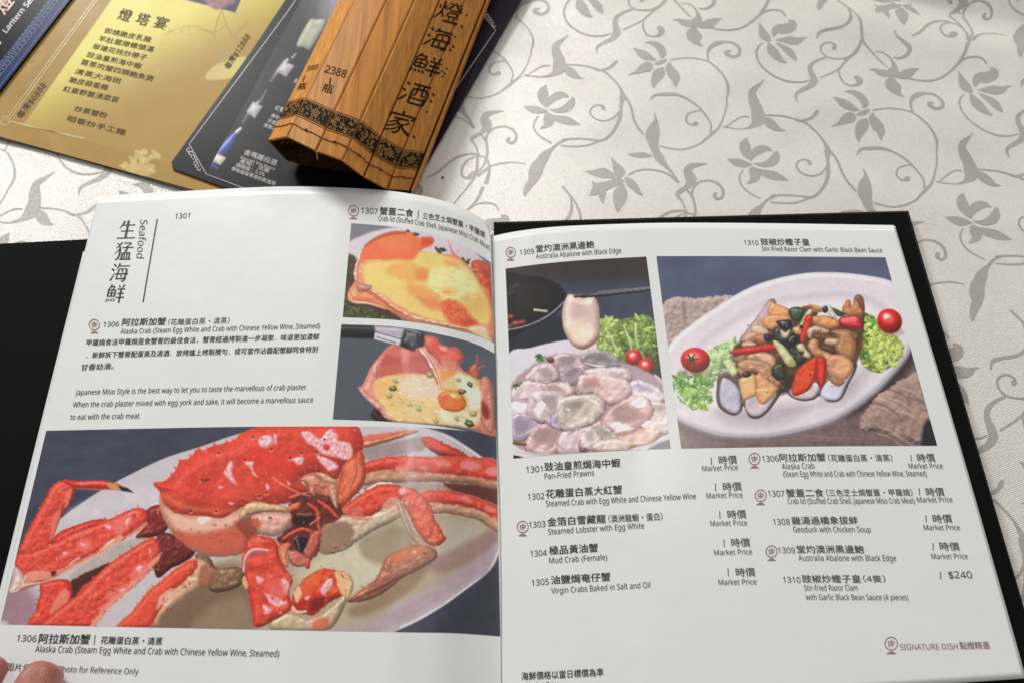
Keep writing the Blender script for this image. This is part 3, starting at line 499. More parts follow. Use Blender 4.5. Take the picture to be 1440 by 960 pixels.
    slice_([(990, 340), (1040, 305), (1140, 330), (1230, 380), (1275, 450), (1180, 490), (1060, 470), (1000, 400)], (206, 196, 204), [(1060, 340), (1180, 370), (1160, 410), (1060, 380)])
    slice_([(575, 340), (600, 270), (700, 255), (860, 280), (980, 320), (1000, 400), (920, 470), (830, 490), (770, 450), (700, 400), (610, 410)], pk, [(620, 330), (700, 300), (760, 340), (690, 380), (620, 380)])
    c.soft([(640, 290), (740, 290), (740, 340), (650, 360)], (190, 146, 138), 8, .7)
    slice_([(170, 540), (200, 440), (290, 390), (400, 400), (470, 440), (430, 520), (380, 600), (300, 640), (220, 600)], (194, 178, 176), [(300, 430), (420, 430), (380, 540), (320, 500)])
    for p in ([(240, 560), (290, 470), (330, 500), (300, 560), (270, 600)], [(230, 540), (270, 520), (260, 580)]): c.blob(p, (236, 230, 234), R=3, bump=2.5, bsc=4, spec=.3, amb=.85, edge=2, jag=2)
    slice_([(1160, 480), (1280, 500), (1310, 700), (1220, 720), (1100, 670), (1160, 600)], (208, 190, 184), [(1180, 510), (1260, 520), (1230, 560)])
    slice_([(780, 620), (850, 520), (960, 450), (1060, 420), (1150, 460), (1175, 540), (1120, 640), (1000, 700), (880, 715), (810, 680)], (198, 164, 160), [(900, 500), (1100, 560), (1100, 620), (960, 640), (860, 600)])
    for p in ([(1000, 490), (1060, 440), (1130, 460), (1120, 530), (1040, 520)], [(840, 660), (920, 640), (1030, 690), (960, 715), (880, 715)], [(1080, 670), (1140, 620), (1160, 650), (1110, 680)]): c.blob(p, (230, 216, 216), R=3, bump=2.4, bsc=5, spec=.3, amb=.85, edge=2, jag=2)
    slice_([(840, 720), (1000, 700), (1150, 690), (1230, 720), (1150, 800), (1000, 820), (900, 780)], (214, 184, 168)); c.soft([(880, 720), (1080, 690), (1100, 710), (900, 750)], (140, 100, 96), 4, .6)
    slice_([(690, 660), (760, 630), (830, 690), (900, 770), (820, 790), (740, 740)], (186, 170, 164), [(720, 670), (800, 700), (850, 760), (780, 740)])
    slice_([(160, 850), (185, 760), (260, 660), (360, 650), (450, 690), (440, 800), (400, 880), (280, 885)], (196, 166, 162), [(220, 730), (320, 680), (430, 700), (400, 800), (240, 800)])
    slice_([(420, 860), (440, 740), (520, 690), (620, 670), (660, 720), (600, 800), (590, 870), (480, 890)], (202, 184, 186))
    slice_([(350, 600), (420, 560), (460, 620), (460, 690), (400, 680), (330, 650)], (168, 150, 170)); 
    slice_([(600, 800), (620, 700), (680, 670), (740, 730), (760, 790), (700, 830), (640, 850)], (206, 194, 188), [(640, 720), (700, 720), (710, 780), (650, 780)])
    slice_([(680, 850), (760, 790), (900, 775), (1000, 800), (980, 850), (820, 865)], (204, 188, 178))
    slice_([(410, 540), (440, 460), (560, 425), (700, 420), (780, 460), (785, 540), (720, 620), (620, 670), (520, 700), (450, 680)], (190, 180, 170), [(460, 500), (580, 460), (620, 500), (520, 560), (470, 560)])
    c.soft([(540, 480), (620, 470), (600, 530), (540, 540)], (150, 140, 124), 7, .6); c.soft([(480, 530), (520, 535), (500, 550)], (236, 232, 228), 2, .8)
    for x, y, rx, ry, a in ((700, 470, 50, 14, 30), (690, 630, 30, 8, -40), (300, 200, 30, 7, -20), (900, 230, 50, 6, 5), (470, 110, 40, 6, 0), (820, 290, 70, 7, 12), (250, 420, 20, 24, 20), (470, 350, 40, 7, 10), (120, 360, 30, 8, -30), (1200, 440, 40, 8, 30), (1060, 800, 60, 8, -8), (300, 870, 80, 6, 4), (850, 840, 60, 6, -8), (560, 720, 6, 40, 20), (100, 530, 30, 16, 0), (660, 240, 40, 14, -5)):
        c.oval(x, y, rx, ry, a, flat=True, col=(242, 234, 234), edge=3, alpha=.7, jag=1.5)
    for p in ([(290, 325, 2), (330, 330, 4), (370, 322, 2)], [(550, 395, 3), (570, 415, 5), (590, 420, 2)], [(790, 490, 4), (860, 500, 6), (930, 470, 3)], [(180, 600, 2), (260, 630, 4), (310, 650, 2)], [(1140, 450, 2), (1160, 500, 4)], [(600, 780, 4), (590, 840, 8), (640, 860, 6)], [(820, 680, 3), (850, 710, 5)], [(110, 460, 3), (180, 455, 4)]): c.limb(p, (128, 84, 80), bump=.5, alpha=.7, jag=1)
    c.oval(625, 858, 34, 20, 0, col=(110, 80, 90), bump=2, bsc=3, edge=2, alpha=.8)
    c.limb([(64, 800, 14), (110, 806, 14), (160, 812, 12)], (120, 96, 50), bump=.3); c.oval(1015, 830, 30, 16, -10, col=(150, 126, 70), edge=2)
    c.frill([(240, 110), (280, 100), (320, 150), (260, 160)], 16, (74, 130, 62), 2.4); c.frill([(60, 350), (150, 310), (150, 330), (60, 380)], 12, (96, 110, 70), 2.2); c.blob([(330, 130), (380, 125), (390, 160), (350, 165)], (130, 74, 70), edge=2)
    c.limb([(60, 850, 5), (160, 880, 7), (400, 900, 7), (600, 885, 4)], (228, 216, 212), bump=0, spec=0, edge=2); c.limb([(1000, 850, 4), (1180, 810, 7), (1310, 730, 7)], (232, 226, 228), bump=0, spec=0, edge=2)
    c.flat([(60, 900), (160, 925), (60, 940)], (40, 34, 38)); c.flat([(1130, 860), (1330, 770), (1330, 880)], (120, 118, 122), edge=3)
    c.frame(*org)
    # chopsticks and the hanging slice
    c.limb([(310, 341, 8), (450, 328, 7), (610, 310, 6)], (34, 32, 36), bump=0, spec=.5)
    c.limb([(400, 322, 1.4), (600, 304, 1.4)], (150, 150, 158), bump=0, spec=0, amb=1)
    c.blob([(282, 345), (300, 330), (345, 345), (385, 340), (404, 370), (410, 430), (402, 500), (355, 535), (312, 525), (276, 470), (268, 400)], (226, 204, 190), R=11, bump=1.4, bsc=14, spec=.15, amb=.66, under=(222, 168, 140), un=.25, rim=.15)
    c.oval(340, 395, 44, 36, flat=True, col=(190, 172, 172), edge=14, alpha=.7); c.oval(335, 470, 36, 30, flat=True, col=(242, 218, 190), edge=14, alpha=.7)
    c.limb([(318, 338, 6), (350, 334, 6), (378, 338, 5)], (40, 36, 40), bump=0, spec=.4)
    return c

def paint_clam():
    c = Print(916, 352, 1326, 636, seed=51).frame(910, 290, 2.742)
    c.fill((86, 94, 118), 9, 40)
    for k in range(9): c.oval(100+100*k, 250+c.rs.randint(-40, 40), 70, 22, c.rs.randint(-30, 10), flat=True, col=(100, 110, 134), edge=20, alpha=.35)
    c.blob([(60, 385), (120, 350), (200, 355), (260, 348), (360, 350), (330, 420), (200, 470), (80, 560), (40, 540)], (188, 170, 162), R=8, bump=2.6, bsc=5, var=.14, spec=0, jag=3)
    c.flat([(140, 365), (150, 420), (146, 470), (138, 420)], (130, 112, 106), edge=4, alpha=.6)
    c.flat([(100, 800), (400, 860), (800, 760), (1020, 560), (1140, 700), (1150, 940), (100, 950)], (122, 104, 102), var=.16, bsc=6)
    for k in range(40): c.limb([(130+c.rs.randint(0, 900), 900+c.rs.randint(-40, 20), 2), (150+c.rs.randint(0, 900), 905+c.rs.randint(-40, 20), 2)], (96, 78, 76) if k % 2 else (150, 130, 124), bump=0, alpha=.25)
    c.flat([(1000, 560), (1040, 570), (960, 690), (820, 790), (780, 790)], (52, 42, 44), edge=12, alpha=.8)
    c.blob([(1120, 600), (1000, 660), (900, 720), (840, 790), (820, 860), (900, 870), (980, 900), (1040, 920), (1150, 930), (1160, 700)], (172, 148, 136), R=12, bump=5, bsc=9, var=.14, spec=0, jag=3)
    for k in range(16):
        x, y = 860+c.rs.randint(0, 220), 700+c.rs.randint(0, 190)
        c.limb([(x, y, 3), (x+50, y+16, 5), (x+95, y+50, 3)], (206, 182, 166) if k % 2 else (124, 98, 90), bump=1, alpha=.55, edge=3)
    c.flat([(1080, 820), (1140, 880), (1140, 940), (1060, 925)], (46, 42, 52), edge=5)
    # plate
    pl = [(40, 640), (85, 535), (150, 472), (250, 400), (400, 312), (560, 266), (700, 255), (850, 268), (960, 300), (1030, 400), (1020, 540), (950, 642), (850, 738), (700, 832), (500, 882), (330, 888), (220, 865), (110, 815), (50, 740)]
    c.blob([(x+2, y+12) for x, y in pl], (150, 138, 148), R=5, bump=0, spec=0, amb=.8)
    c.blob(pl, (216, 210, 214), R=8, bump=0, spec=.1, amb=.8, var=.02)
    inn = [(130, 640), (190, 540), (320, 440), (460, 370), (620, 340), (780, 335), (890, 365), (950, 440), (930, 540), (860, 640), (760, 730), (600, 790), (420, 810), (250, 790), (150, 730)]
    c.flat(inn, (200, 190, 200), edge=8, var=.02); c.flat([(x*.96+22, y*.96+32) for x, y in inn], (226, 221, 224), edge=16, var=.02)
    c.flat([(270, 790), (540, 760), (760, 750), (840, 620), (560, 820), (360, 840)], (176, 164, 172), edge=18, alpha=.7)
    # leaves
    c.blob([(230, 560), (330, 520), (360, 560), (270, 660), (230, 690), (180, 660)], (150, 190, 104), bump=2, bsc=5, var=.3, jag=3, alpha=.6)
    c.frill([(200, 570), (340, 510), (370, 560), (290, 640), (260, 700), (180, 660)], 90, (196, 222, 158), 3.6)
    c.frill([(95, 650), (200, 630), (260, 680), (240, 780), (140, 770), (100, 710)], 150, (120, 176, 70), 4)
    c.frill([(130, 700), (240, 690), (240, 780), (150, 775)], 50, (176, 214, 110), 4)
    c.blob([(830, 410), (880, 430), (960, 500), (992, 550), (960, 600), (880, 640), (820, 590), (815, 480)], (196, 214, 110), bump=2.5, bsc=7, var=.2, jag=4)
    c.frill([(815, 410), (870, 420), (900, 500), (860, 600), (815, 580)], 80, (110, 160, 70), 3.6)
    c.frill([(880, 470), (990, 540), (960, 610), (870, 640), (850, 560)], 70, (208, 226, 128), 5, .15)
    # tomatoes
    c.oval(185, 640, 60, 12, 0, flat=True, col=(150, 130, 130), edge=9, alpha=.6); c.oval(945, 485, 40, 12, 0, flat=True, col=(150, 110, 114), edge=9, alpha=.6)
    c.oval(186, 592, 57, 48, 8, col=(204, 38, 34), spec=.6, bump=.2, amb=.5); c.oval(935, 443, 50, 46, 40, col=(210, 36, 36), spec=.8, bump=.2, amb=.5)
    for a in range(0, 360, 60): c.limb([(170, 588, 5), (170+26*math.cos(a*.01745), 588+22*math.sin(a*.01745), 3)], (54, 74, 40), bump=0)
    # shells
    c.blob([(290, 640), (268, 700), (275, 770), (330, 805), (362, 790), (372, 768), (395, 812), (440, 812), (490, 760), (520, 690), (420, 640)], (98, 84, 80), R=4, bump=.5, spec=.2)
    c.blob([(296, 660), (280, 710), (288, 765), (330, 796), (358, 780), (350, 700)], (186, 184, 196), bump=.8, spec=.15, R=4, amb=.8); c.blob([(378, 768), (400, 804), (440, 802), (480, 756), (500, 700), (400, 720)], (200, 186, 188), bump=.8, spec=.15, R=4, amb=.8)
    c.blob([(540, 680), (545, 725), (590, 748), (640, 745), (665, 730), (700, 752), (745, 745), (775, 690), (805, 600), (650, 620)], (110, 98, 96), R=4, bump=.5, spec=.2)
    c.blob([(548, 690), (560, 730), (600, 742), (645, 732), (660, 680)], (206, 196, 198), bump=.6, spec=.15, R=4, amb=.8); c.blob([(668, 728), (705, 746), (742, 738), (765, 690), (790, 630), (700, 670)], (202, 196, 212), bump=.6, spec=.2, R=4, amb=.8)
    c.blob([(478, 358), (430, 420), (395, 480), (365, 540), (420, 560), (500, 450), (500, 380)], (196, 170, 168), bump=.6, spec=.3, rim=.4)
    c.blob([(800, 350), (835, 360), (835, 480), (800, 620), (770, 560), (790, 450)], (150, 110, 84), bump=1, spec=.3, rim=.4)
    c.flat([(500, 470), (560, 480), (600, 600), (560, 700), (500, 720), (480, 640)], (60, 50, 36), edge=6)
    c.flat([(400, 540), (800, 470), (800, 600), (640, 640), (420, 640)], (110, 74, 48), edge=8)
    # the stir-fry, piece by piece
    c.frame(1000, 410, 5.052); P = c.piece; pe = (218, 166, 118); be = (196, 150, 112); br = (156, 110, 78); pl = (214, 184, 160)
    P([(205, 340), (270, 250), (340, 160), (400, 70), (430, 55), (440, 120), (400, 240), (330, 320), (250, 380)], (184, 158, 156), rim=.3)
    c.soft([(340, 170), (400, 90), (420, 120), (380, 200)], (206, 182, 190), 3, .8)
    c.flat([(200, 360), (440, 240), (700, 190), (1040, 260), (1010, 480), (900, 560), (560, 560), (480, 700), (220, 640), (160, 460)], (96, 66, 46), edge=4, var=.3, bsc=6, jag=2)
    P([(930, 130), (965, 62), (990, 70), (1000, 110), (1030, 45), (1080, 60), (1088, 150), (1040, 175), (960, 170)], (190, 132, 86), bump=2); P([(1030, 50), (1080, 60), (1086, 140), (1060, 120)], (140, 92, 62))
    P([(400, 140), (430, 75), (470, 90), (545, 120), (560, 175), (500, 190), (430, 180)], pe); P([(362, 210), (400, 170), (500, 160), (570, 190), (540, 230), (440, 265), (380, 260)], (214, 158, 110)); P([(280, 270), (330, 232), (390, 262), (410, 300), (330, 320)], pl); P([(215, 350), (250, 300), (320, 285), (370, 330), (300, 350), (260, 370)], (200, 156, 126)); P([(300, 320), (370, 300), (400, 350), (340, 370)], (186, 128, 104)); P([(215, 375), (250, 352), (320, 368), (300, 390), (240, 395)], pl)
    P([(550, 130), (600, 108), (670, 130), (650, 190), (590, 215), (560, 180)], (62, 80, 50), spec=.3); P([(660, 110), (720, 115), (760, 150), (720, 200), (690, 170)], (76, 92, 60)); P([(700, 120), (770, 110), (800, 140), (740, 150)], (196, 150, 104)); P([(720, 180), (800, 170), (900, 200), (900, 250), (820, 262), (730, 230)], (210, 152, 98), bump=2); P([(850, 110), (900, 130), (960, 165), (900, 175)], (66, 90, 52))
    P([(640, 110), (700, 100), (760, 110), (700, 128)], (190, 96, 70)); P([(690, 88), (800, 120), (790, 140), (740, 130)], (206, 160, 118)); P([(820, 90), (850, 105), (895, 190), (850, 185), (830, 150)], (222, 212, 200)); c.oval(810, 128, 20, 26, 0, col=(36, 34, 40), spec=.4)
    P([(630, 230), (690, 130), (722, 138), (680, 210), (630, 270), (610, 260)], (206, 212, 164), rim=.2); P([(660, 200), (680, 165), (718, 170), (715, 220), (665, 350), (620, 355), (640, 290)], (208, 62, 40), rim=.2)
    P([(440, 330), (450, 260), (520, 230), (620, 280), (640, 420), (690, 450), (640, 520), (560, 500), (540, 400), (460, 360)], (44, 50, 42), bump=2.4, spec=.3)
    P([(460, 210), (560, 200), (570, 240), (540, 270), (500, 265), (480, 240)], (32, 30, 36), spec=.5, bump=2); P([(490, 270), (530, 290), (560, 270), (545, 325), (510, 328)], (222, 206, 180)); P([(580, 260), (630, 250), (640, 300), (600, 300)], (226, 176, 120)); c.oval(540, 255, 15, 18, 0, col=(28, 26, 34), spec=.7); c.oval(402, 326, 30, 26, 20, col=(34, 34, 42), spec=.4, jag=1.5); c.oval(640, 250, 14, 12, 0, col=(36, 30, 30)); P([(550, 320), (600, 300), (610, 350), (590, 380), (540, 370)], (30, 30, 36), spec=.4)
    P([(680, 290), (700, 255), (760, 245), (840, 275), (820, 300), (740, 290), (710, 330), (690, 330)], pl, rim=.25); P([(720, 300), (800, 300), (900, 320), (880, 340), (760, 350)], (120, 78, 54)); P([(850, 280), (950, 270), (1010, 300), (1030, 400), (1000, 480), (930, 460), (880, 400), (900, 330)], (180, 132, 94), R=9); P([(990, 280), (1045, 310), (1020, 350), (1000, 330)], (150, 110, 76)); P([(805, 350), (830, 330), (890, 332), (912, 350), (890, 378), (820, 375)], (212, 180, 142), rim=.25)
    P([(685, 380), (720, 335), (760, 350), (770, 400), (830, 430), (810, 465), (740, 455), (700, 420)], (190, 146, 104), bump=2); P([(608, 380), (650, 365), (680, 410), (710, 450), (690, 475), (650, 455), (660, 430), (620, 420)], (220, 196, 168), rim=.25); P([(770, 390), (850, 380), (890, 430), (850, 440)], (110, 76, 54)); P([(790, 440), (830, 430), (870, 460), (840, 500), (810, 490)], (200, 154, 120), bump=2)
    P([(155, 470), (250, 440), (240, 500), (190, 520)], (150, 116, 96)); P([(250, 460), (300, 430), (340, 470), (280, 490)], (206, 160, 136)); P([(300, 440), (380, 430), (450, 460), (450, 530), (400, 530), (330, 480)], (212, 170, 140), bump=2); P([(185, 520), (240, 480), (330, 480), (420, 510), (430, 580), (390, 640), (330, 570), (240, 560)], (188, 146, 112), bump=2.4); P([(400, 560), (440, 600), (490, 640), (480, 670), (420, 640)], be); P([(180, 540), (240, 560), (220, 600)], (196, 150, 106))
    P([(430, 540), (500, 500), (540, 560), (520, 620), (460, 620)], (48, 54, 40), spec=.3); P([(310, 600), (350, 570), (420, 640), (480, 680), (440, 740), (380, 800), (340, 790), (330, 700)], (220, 166, 116), bump=2, smooth=False); P([(195, 620), (290, 575), (320, 600), (330, 730), (230, 775), (205, 700)], (228, 180, 126), smooth=False, bump=.8); P([(320, 690), (400, 670), (475, 678), (430, 750), (370, 800), (320, 750)], (222, 170, 122), bump=2)
    P([(840, 560), (930, 620), (950, 640), (910, 670), (850, 640)], (180, 130, 94)); P([(820, 500), (830, 460), (900, 445), (960, 465), (1010, 510), (1000, 570), (950, 625), (890, 615), (830, 570)], (218, 164, 126), R=8, bump=1.6); c.soft([(850, 480), (900, 470), (880, 520), (850, 550)], (170, 120, 88), 4, .5)
    P([(572, 700), (600, 580), (650, 520), (740, 460), (760, 470), (745, 600), (700, 690), (620, 735), (585, 735)], (206, 66, 38), bump=2.4, bsc=6, amb=.72); c.soft([(620, 600), (700, 520), (690, 640), (620, 690)], (226, 96, 54), 6, .7); P([(750, 470), (810, 470), (818, 560), (810, 640), (780, 680), (750, 640), (745, 560)], (204, 52, 38), rim=.25); c.soft([(770, 520), (790, 520), (790, 640), (775, 640)], (226, 90, 70), 3, .6)
    P([(130, 430), (180, 405), (280, 385), (430, 370), (478, 385), (470, 412), (380, 425), (260, 445), (160, 442)], (206, 52, 44), rim=.2, R=7); P([(905, 210), (930, 180), (1030, 170), (1065, 200), (1078, 260), (1010, 265), (930, 250)], (184, 32, 40), rim=.25, spec=.4); c.soft([(920, 200), (1020, 180), (1040, 210), (950, 225)], (226, 140, 140), 3, .7)
    P([(438, 360), (470, 350), (530, 400), (600, 500), (590, 530), (540, 520), (490, 450)], (206, 208, 160), R=5); c.soft([(560, 480), (600, 500), (585, 530), (545, 522)], (156, 166, 84), 3, .8); P([(80, 500), (120, 470), (145, 480), (192, 560), (180, 590), (145, 602)], (204, 216, 166), R=4, smooth=False); c.oval(252, 586, 34, 22, -5, col=(36, 34, 40), spec=.4)
    for k in range(26): c.oval(220+c.rs.rand()*780, 100+c.rs.rand()*650, 3+5*c.rs.rand(), 3+4*c.rs.rand(), 0, flat=True, col=(60, 34, 24), edge=1, alpha=.7)
    for k in range(40): c.oval(220+c.rs.rand()*780, 100+c.rs.rand()*600, 5+9*c.rs.rand(), 2+3*c.rs.rand(), c.rs.rand()*180, flat=True, col=(246, 228, 206), edge=1.4, alpha=.4)
    c.frame(910, 290, 2.742)
    return c

def paint_lid():
    c = Print(476, 304, 704, 490, seed=71).frame(480, 305, 5.332); P = c.piece
    c.fill((128, 128, 138), 5, 30)
    c.flat([(30, 240), (160, 140), (330, 90), (560, 70), (800, 140), (960, 220), (1060, 330), (1120, 420), (1130, 600), (300, 700), (20, 600)], (210, 202, 208), edge=4, var=.02)
    c.flat([(900, 150), (1000, 230), (1080, 320), (1140, 440), (1140, 200)], (120, 118, 126), edge=5)
    c.flat([(30, 310), (110, 310), (140, 450), (100, 560), (20, 620)], (84, 68, 60), edge=5, var=.3, bsc=4, jag=3); c.flat([(-10, 640), (180, 640), (360, 700), (460, 770), (420, 840), (-10, 820)], (76, 74, 50), edge=4, var=.4, bsc=4, jag=3)
    c.frill([(20, 650), (200, 680), (340, 740), (380, 780), (20, 760)], 90, (104, 116, 70), 2.6); c.soft([(180, 650), (330, 680), (430, 750), (350, 740), (230, 700)], (90, 56, 50), 4, .8)
    c.frill([(470, 105), (580, 120), (570, 160), (520, 160)], 24, (70, 74, 46), 2.6); c.frill([(700, 230), (780, 240), (770, 280), (710, 270)], 18, (66, 66, 42), 2.6); c.frill([(870, 300), (960, 320), (965, 350), (880, 330)], 16, (90, 50, 44), 2.6)
    c.limb([(805, 180, 3), (830, 260, 8), (860, 290, 5)], (226, 140, 130), bump=0); c.limb([(900, 230, 2), (850, 280, 5)], (222, 160, 150), bump=0)
    P([(975, 340), (1040, 325), (1100, 360), (1130, 430), (1140, 900), (1080, 800), (1040, 600), (990, 440)], (206, 96, 60), R=12, bump=2.4)
    c.soft([(1020, 350), (1080, 380), (1110, 460), (1060, 430)], (150, 66, 44), 5, .6)
    P([(60, 640), (50, 560), (100, 480), (100, 400), (150, 260), (190, 200), (260, 150), (380, 108), (500, 115), (560, 150), (610, 155), (670, 150), (695, 175), (670, 215), (600, 250), (700, 280), (860, 290), (960, 380), (1050, 500), (1120, 600), (1140, 960), (900, 860), (700, 820), (480, 770), (330, 690), (180, 650)],
      (232, 150, 108), R=12, bump=1.6, amb=.84, rim=.15)
    c.soft([(150, 340), (170, 240), (240, 175), (380, 120), (520, 130), (590, 170), (680, 165), (680, 210), (590, 245), (540, 320), (400, 325), (250, 335)], (232, 120, 78), 6, .95); c.limb([(180, 220, 6), (270, 160, 9), (380, 125, 9), (480, 120, 7)], (140, 70, 54), spec=0, bump=.5, alpha=.65, edge=4)
    c.soft([(600, 160), (680, 160), (680, 205), (610, 220)], (206, 76, 58), 5, .8); c.soft([(300, 180), (480, 160), (520, 240), (330, 260)], (238, 140, 100), 10, .6)
    c.soft([(160, 420), (200, 345), (400, 330), (540, 330), (600, 260), (740, 280), (900, 340), (1000, 460), (1080, 600), (1110, 780), (1000, 810), (800, 800), (560, 730), (350, 610), (200, 520)], (238, 204, 128), 5, 1, var=.04, bsc=14)
    for p, col, a in (([(340, 380), (500, 340), (660, 410), (650, 470), (500, 480), (360, 440)], (236, 170, 100), .8), ([(560, 400), (660, 400), (640, 470), (570, 470)], (232, 140, 84), .7), ([(500, 500), (620, 530), (740, 590), (720, 660), (600, 640), (500, 580)], (234, 160, 96), .8), ([(330, 560), (480, 560), (640, 680), (560, 700), (400, 640)], (244, 200, 130), .8),
                      ([(770, 330), (860, 340), (880, 400), (800, 405)], (236, 172, 100), .9), ([(660, 420), (800, 370), (960, 420), (1020, 540), (960, 640), (800, 600), (680, 540)], (244, 226, 166), .9), ([(900, 600), (1080, 600), (1100, 760), (960, 720)], (226, 188, 110), .8), ([(760, 540), (860, 550), (840, 590), (770, 580)], (222, 160, 80), .8),
                      ([(740, 650), (830, 620), (920, 680), (1000, 780), (920, 820), (800, 780)], (222, 108, 66), .95), ([(560, 600), (740, 640), (760, 700), (640, 680)], (230, 140, 90), .8), ([(900, 780), (1020, 780), (1000, 820), (920, 825)], (196, 72, 48), .7)): c.soft(p, col, 7, a, jag=3)
    for k in range(70):
        x = 670+c.rs.rand()*330; y = 390+c.rs.rand()*230; c.limb([(x, y, 2), (x+20+c.rs.rand()*20, y+c.rs.randint(-10, 14), 4), (x+45, y+c.rs.randint(-6, 18), 2)], (252, 244, 206) if k % 3 else (222, 190, 120), bump=.3, spec=0, alpha=.5, edge=1.6)
    for k in range(70): c.oval(770+c.rs.rand()*170, 640+c.rs.rand()*130, 5+6*c.rs.rand(), 4, c.rs.rand()*180, flat=True, col=(244, 176, 120) if k % 2 else (206, 84, 52), edge=1.4, alpha=.6)
    c.limb([(145, 270, 8), (120, 360, 10), (105, 440, 12), (130, 500, 12), (200, 540, 12), (300, 600, 12), (430, 700, 10), (560, 760, 9), (800, 810, 8), (940, 840, 8)], (236, 180, 156), under=(214, 120, 96), bump=2, bsc=4, spec=.3, jag=1.5)
    P([(110, 500), (160, 500), (230, 520), (190, 560), (120, 560)], (196, 150, 124), bump=2); c.limb([(150, 540, 5), (260, 600, 6), (400, 700, 5), (480, 740, 3)], (200, 96, 78), spec=0, bump=.5, alpha=.8); c.limb([(60, 590, 5), (90, 640, 8), (200, 650, 8), (330, 690, 6)], (240, 196, 176), bump=.5, alpha=.9)
    c.limb([(170, 330, 3), (230, 332, 5), (300, 326, 3)], (252, 226, 190), bump=0, spec=0, alpha=.8); P([(940, 840), (1080, 820), (1130, 930), (1100, 950)], (240, 200, 160), bump=1.5)
    return c

def paint_egg():
    c = Print(462, 446, 706, 628, seed=91).frame(465, 450, 5.646); P = c.piece
    c.fill((90, 96, 104), 4, 50); c.flat([(1050, 300), (1330, 300), (1330, 600), (1200, 460)], (104, 108, 118), edge=16, alpha=.6)
    c.limb([(60, 90, 50), (200, 92, 52), (345, 100, 48)], (46, 48, 50), bump=0, spec=.1, light=(-.2, -.9, .5)); c.limb([(90, 62, 8), (340, 70, 8)], (96, 98, 102), bump=0, spec=0, alpha=.6, edge=3)
    P([(350, 45), (600, 60), (560, 200), (345, 150)], (176, 172, 180), smooth=False, bump=.2); c.flat([(352, 100), (580, 160), (556, 205), (345, 152)], (206, 202, 208), smooth=False); c.limb([(352, 92, 2), (560, 152, 2)], (70, 62, 80), spec=0, bump=0)
    for k in range(7): c.limb([(372+k*22, 134+k*7, 5), (382+k*22, 138+k*7, 5)], (90, 84, 110), bump=0, alpha=.8)
    P([(320, 740), (370, 690), (400, 740), (470, 780), (480, 810), (360, 800)], (62, 34, 38))
    P([(215, 535), (250, 515), (290, 430), (320, 370), (400, 270), (480, 195), (560, 210), (740, 200), (740, 130), (830, 135), (900, 210), (1000, 215), (1050, 270), (1050, 320), (1030, 360), (1090, 420), (1170, 470), (1250, 450), (1290, 560), (1300, 800), (1310, 930), (1150, 880), (1000, 830), (800, 820), (480, 800), (370, 700), (260, 590)],
      (216, 146, 128), R=10, bump=2, amb=.8); 
    c.soft([(380, 390), (400, 310), (480, 220), (620, 215), (740, 270), (800, 340), (840, 420), (760, 440), (560, 430), (380, 450)], (186, 96, 88), 6, .95, var=.06); c.soft([(450, 240), (620, 230), (700, 280), (500, 290)], (214, 130, 116), 7, .7); c.soft([(560, 240), (620, 240), (620, 420), (580, 420)], (226, 160, 148), 5, .75); c.soft([(390, 370), (700, 330), (800, 380), (600, 420), (400, 440)], (204, 120, 100), 6, .6)
    P([(740, 135), (830, 135), (880, 190), (960, 215), (1020, 240), (1055, 300), (1000, 350), (900, 370), (830, 300), (760, 230)], (222, 110, 96), R=8, bump=2, amb=.8); c.soft([(820, 150), (880, 220), (920, 260), (860, 280), (790, 220)], (212, 84, 72), 5, .6); c.soft([(860, 210), (920, 215), (900, 250)], (246, 190, 176), 3, .8); c.soft([(880, 320), (1000, 330), (980, 380), (900, 380)], (216, 160, 134), 4, .8)
    P([(1090, 420), (1110, 370), (1150, 345), (1180, 390), (1170, 460), (1120, 450)], (206, 116, 98)); c.limb([(1160, 270, 3), (1165, 320, 6), (1150, 380, 8)], (206, 96, 90), bump=0); c.limb([(1225, 355, 3), (1170, 385, 6)], (206, 96, 90), bump=0)
    c.limb([(370, 330, 8), (350, 400, 18), (360, 460, 14)], (222, 160, 150), bump=1.5, jag=1.5); c.limb([(240, 560, 10), (320, 640, 16), (400, 700, 18), (470, 780, 12)], (226, 166, 150), bump=2, jag=1.5)
    P([(1190, 480), (1240, 450), (1280, 540), (1300, 760), (1290, 900), (1200, 820), (1180, 640)], (210, 140, 122), bump=2); c.soft([(1190, 640), (1250, 690), (1260, 780), (1210, 760)], (136, 46, 46), 5, .85)
    c.soft([(350, 480), (470, 440), (640, 420), (800, 430), (880, 400), (1040, 410), (1170, 480), (1190, 620), (1180, 780), (1120, 850), (900, 830), (640, 800), (500, 790), (420, 690), (360, 590)], (226, 196, 142), 5, 1, var=.06, bsc=8)
    c.soft([(360, 500), (480, 450), (520, 560), (440, 660), (380, 600)], (234, 184, 118), 7, .85); c.soft([(800, 420), (900, 395), (1000, 410), (900, 470), (860, 520)], (222, 150, 84), 6, .8); c.soft([(1000, 420), (1120, 470), (1185, 560), (1180, 700), (1100, 700), (1080, 600), (1000, 520)], (232, 232, 214), 5, .95); c.soft([(560, 470), (700, 440), (850, 520), (860, 600), (700, 620), (560, 560)], (222, 204, 186), 8, .85); c.soft([(880, 700), (1060, 720), (1180, 740), (1120, 830), (900, 800)], (236, 232, 206), 6, .85); c.soft([(480, 640), (640, 620), (820, 700), (840, 790), (600, 780)], (214, 190, 126), 8, .8)
    for k in range(90):
        x = 380+c.rs.rand()*760; y = 450+c.rs.rand()*350; c.limb([(x, y, 2), (x+14+c.rs.rand()*26, y+c.rs.randint(-14, 22), 4+3*c.rs.rand()), (x+46, y+c.rs.randint(-10, 36), 2)], ((252, 246, 224), (250, 238, 206), (190, 156, 96), (232, 212, 160))[k % 4], bump=.4, spec=.2, alpha=.55, edge=1.5)
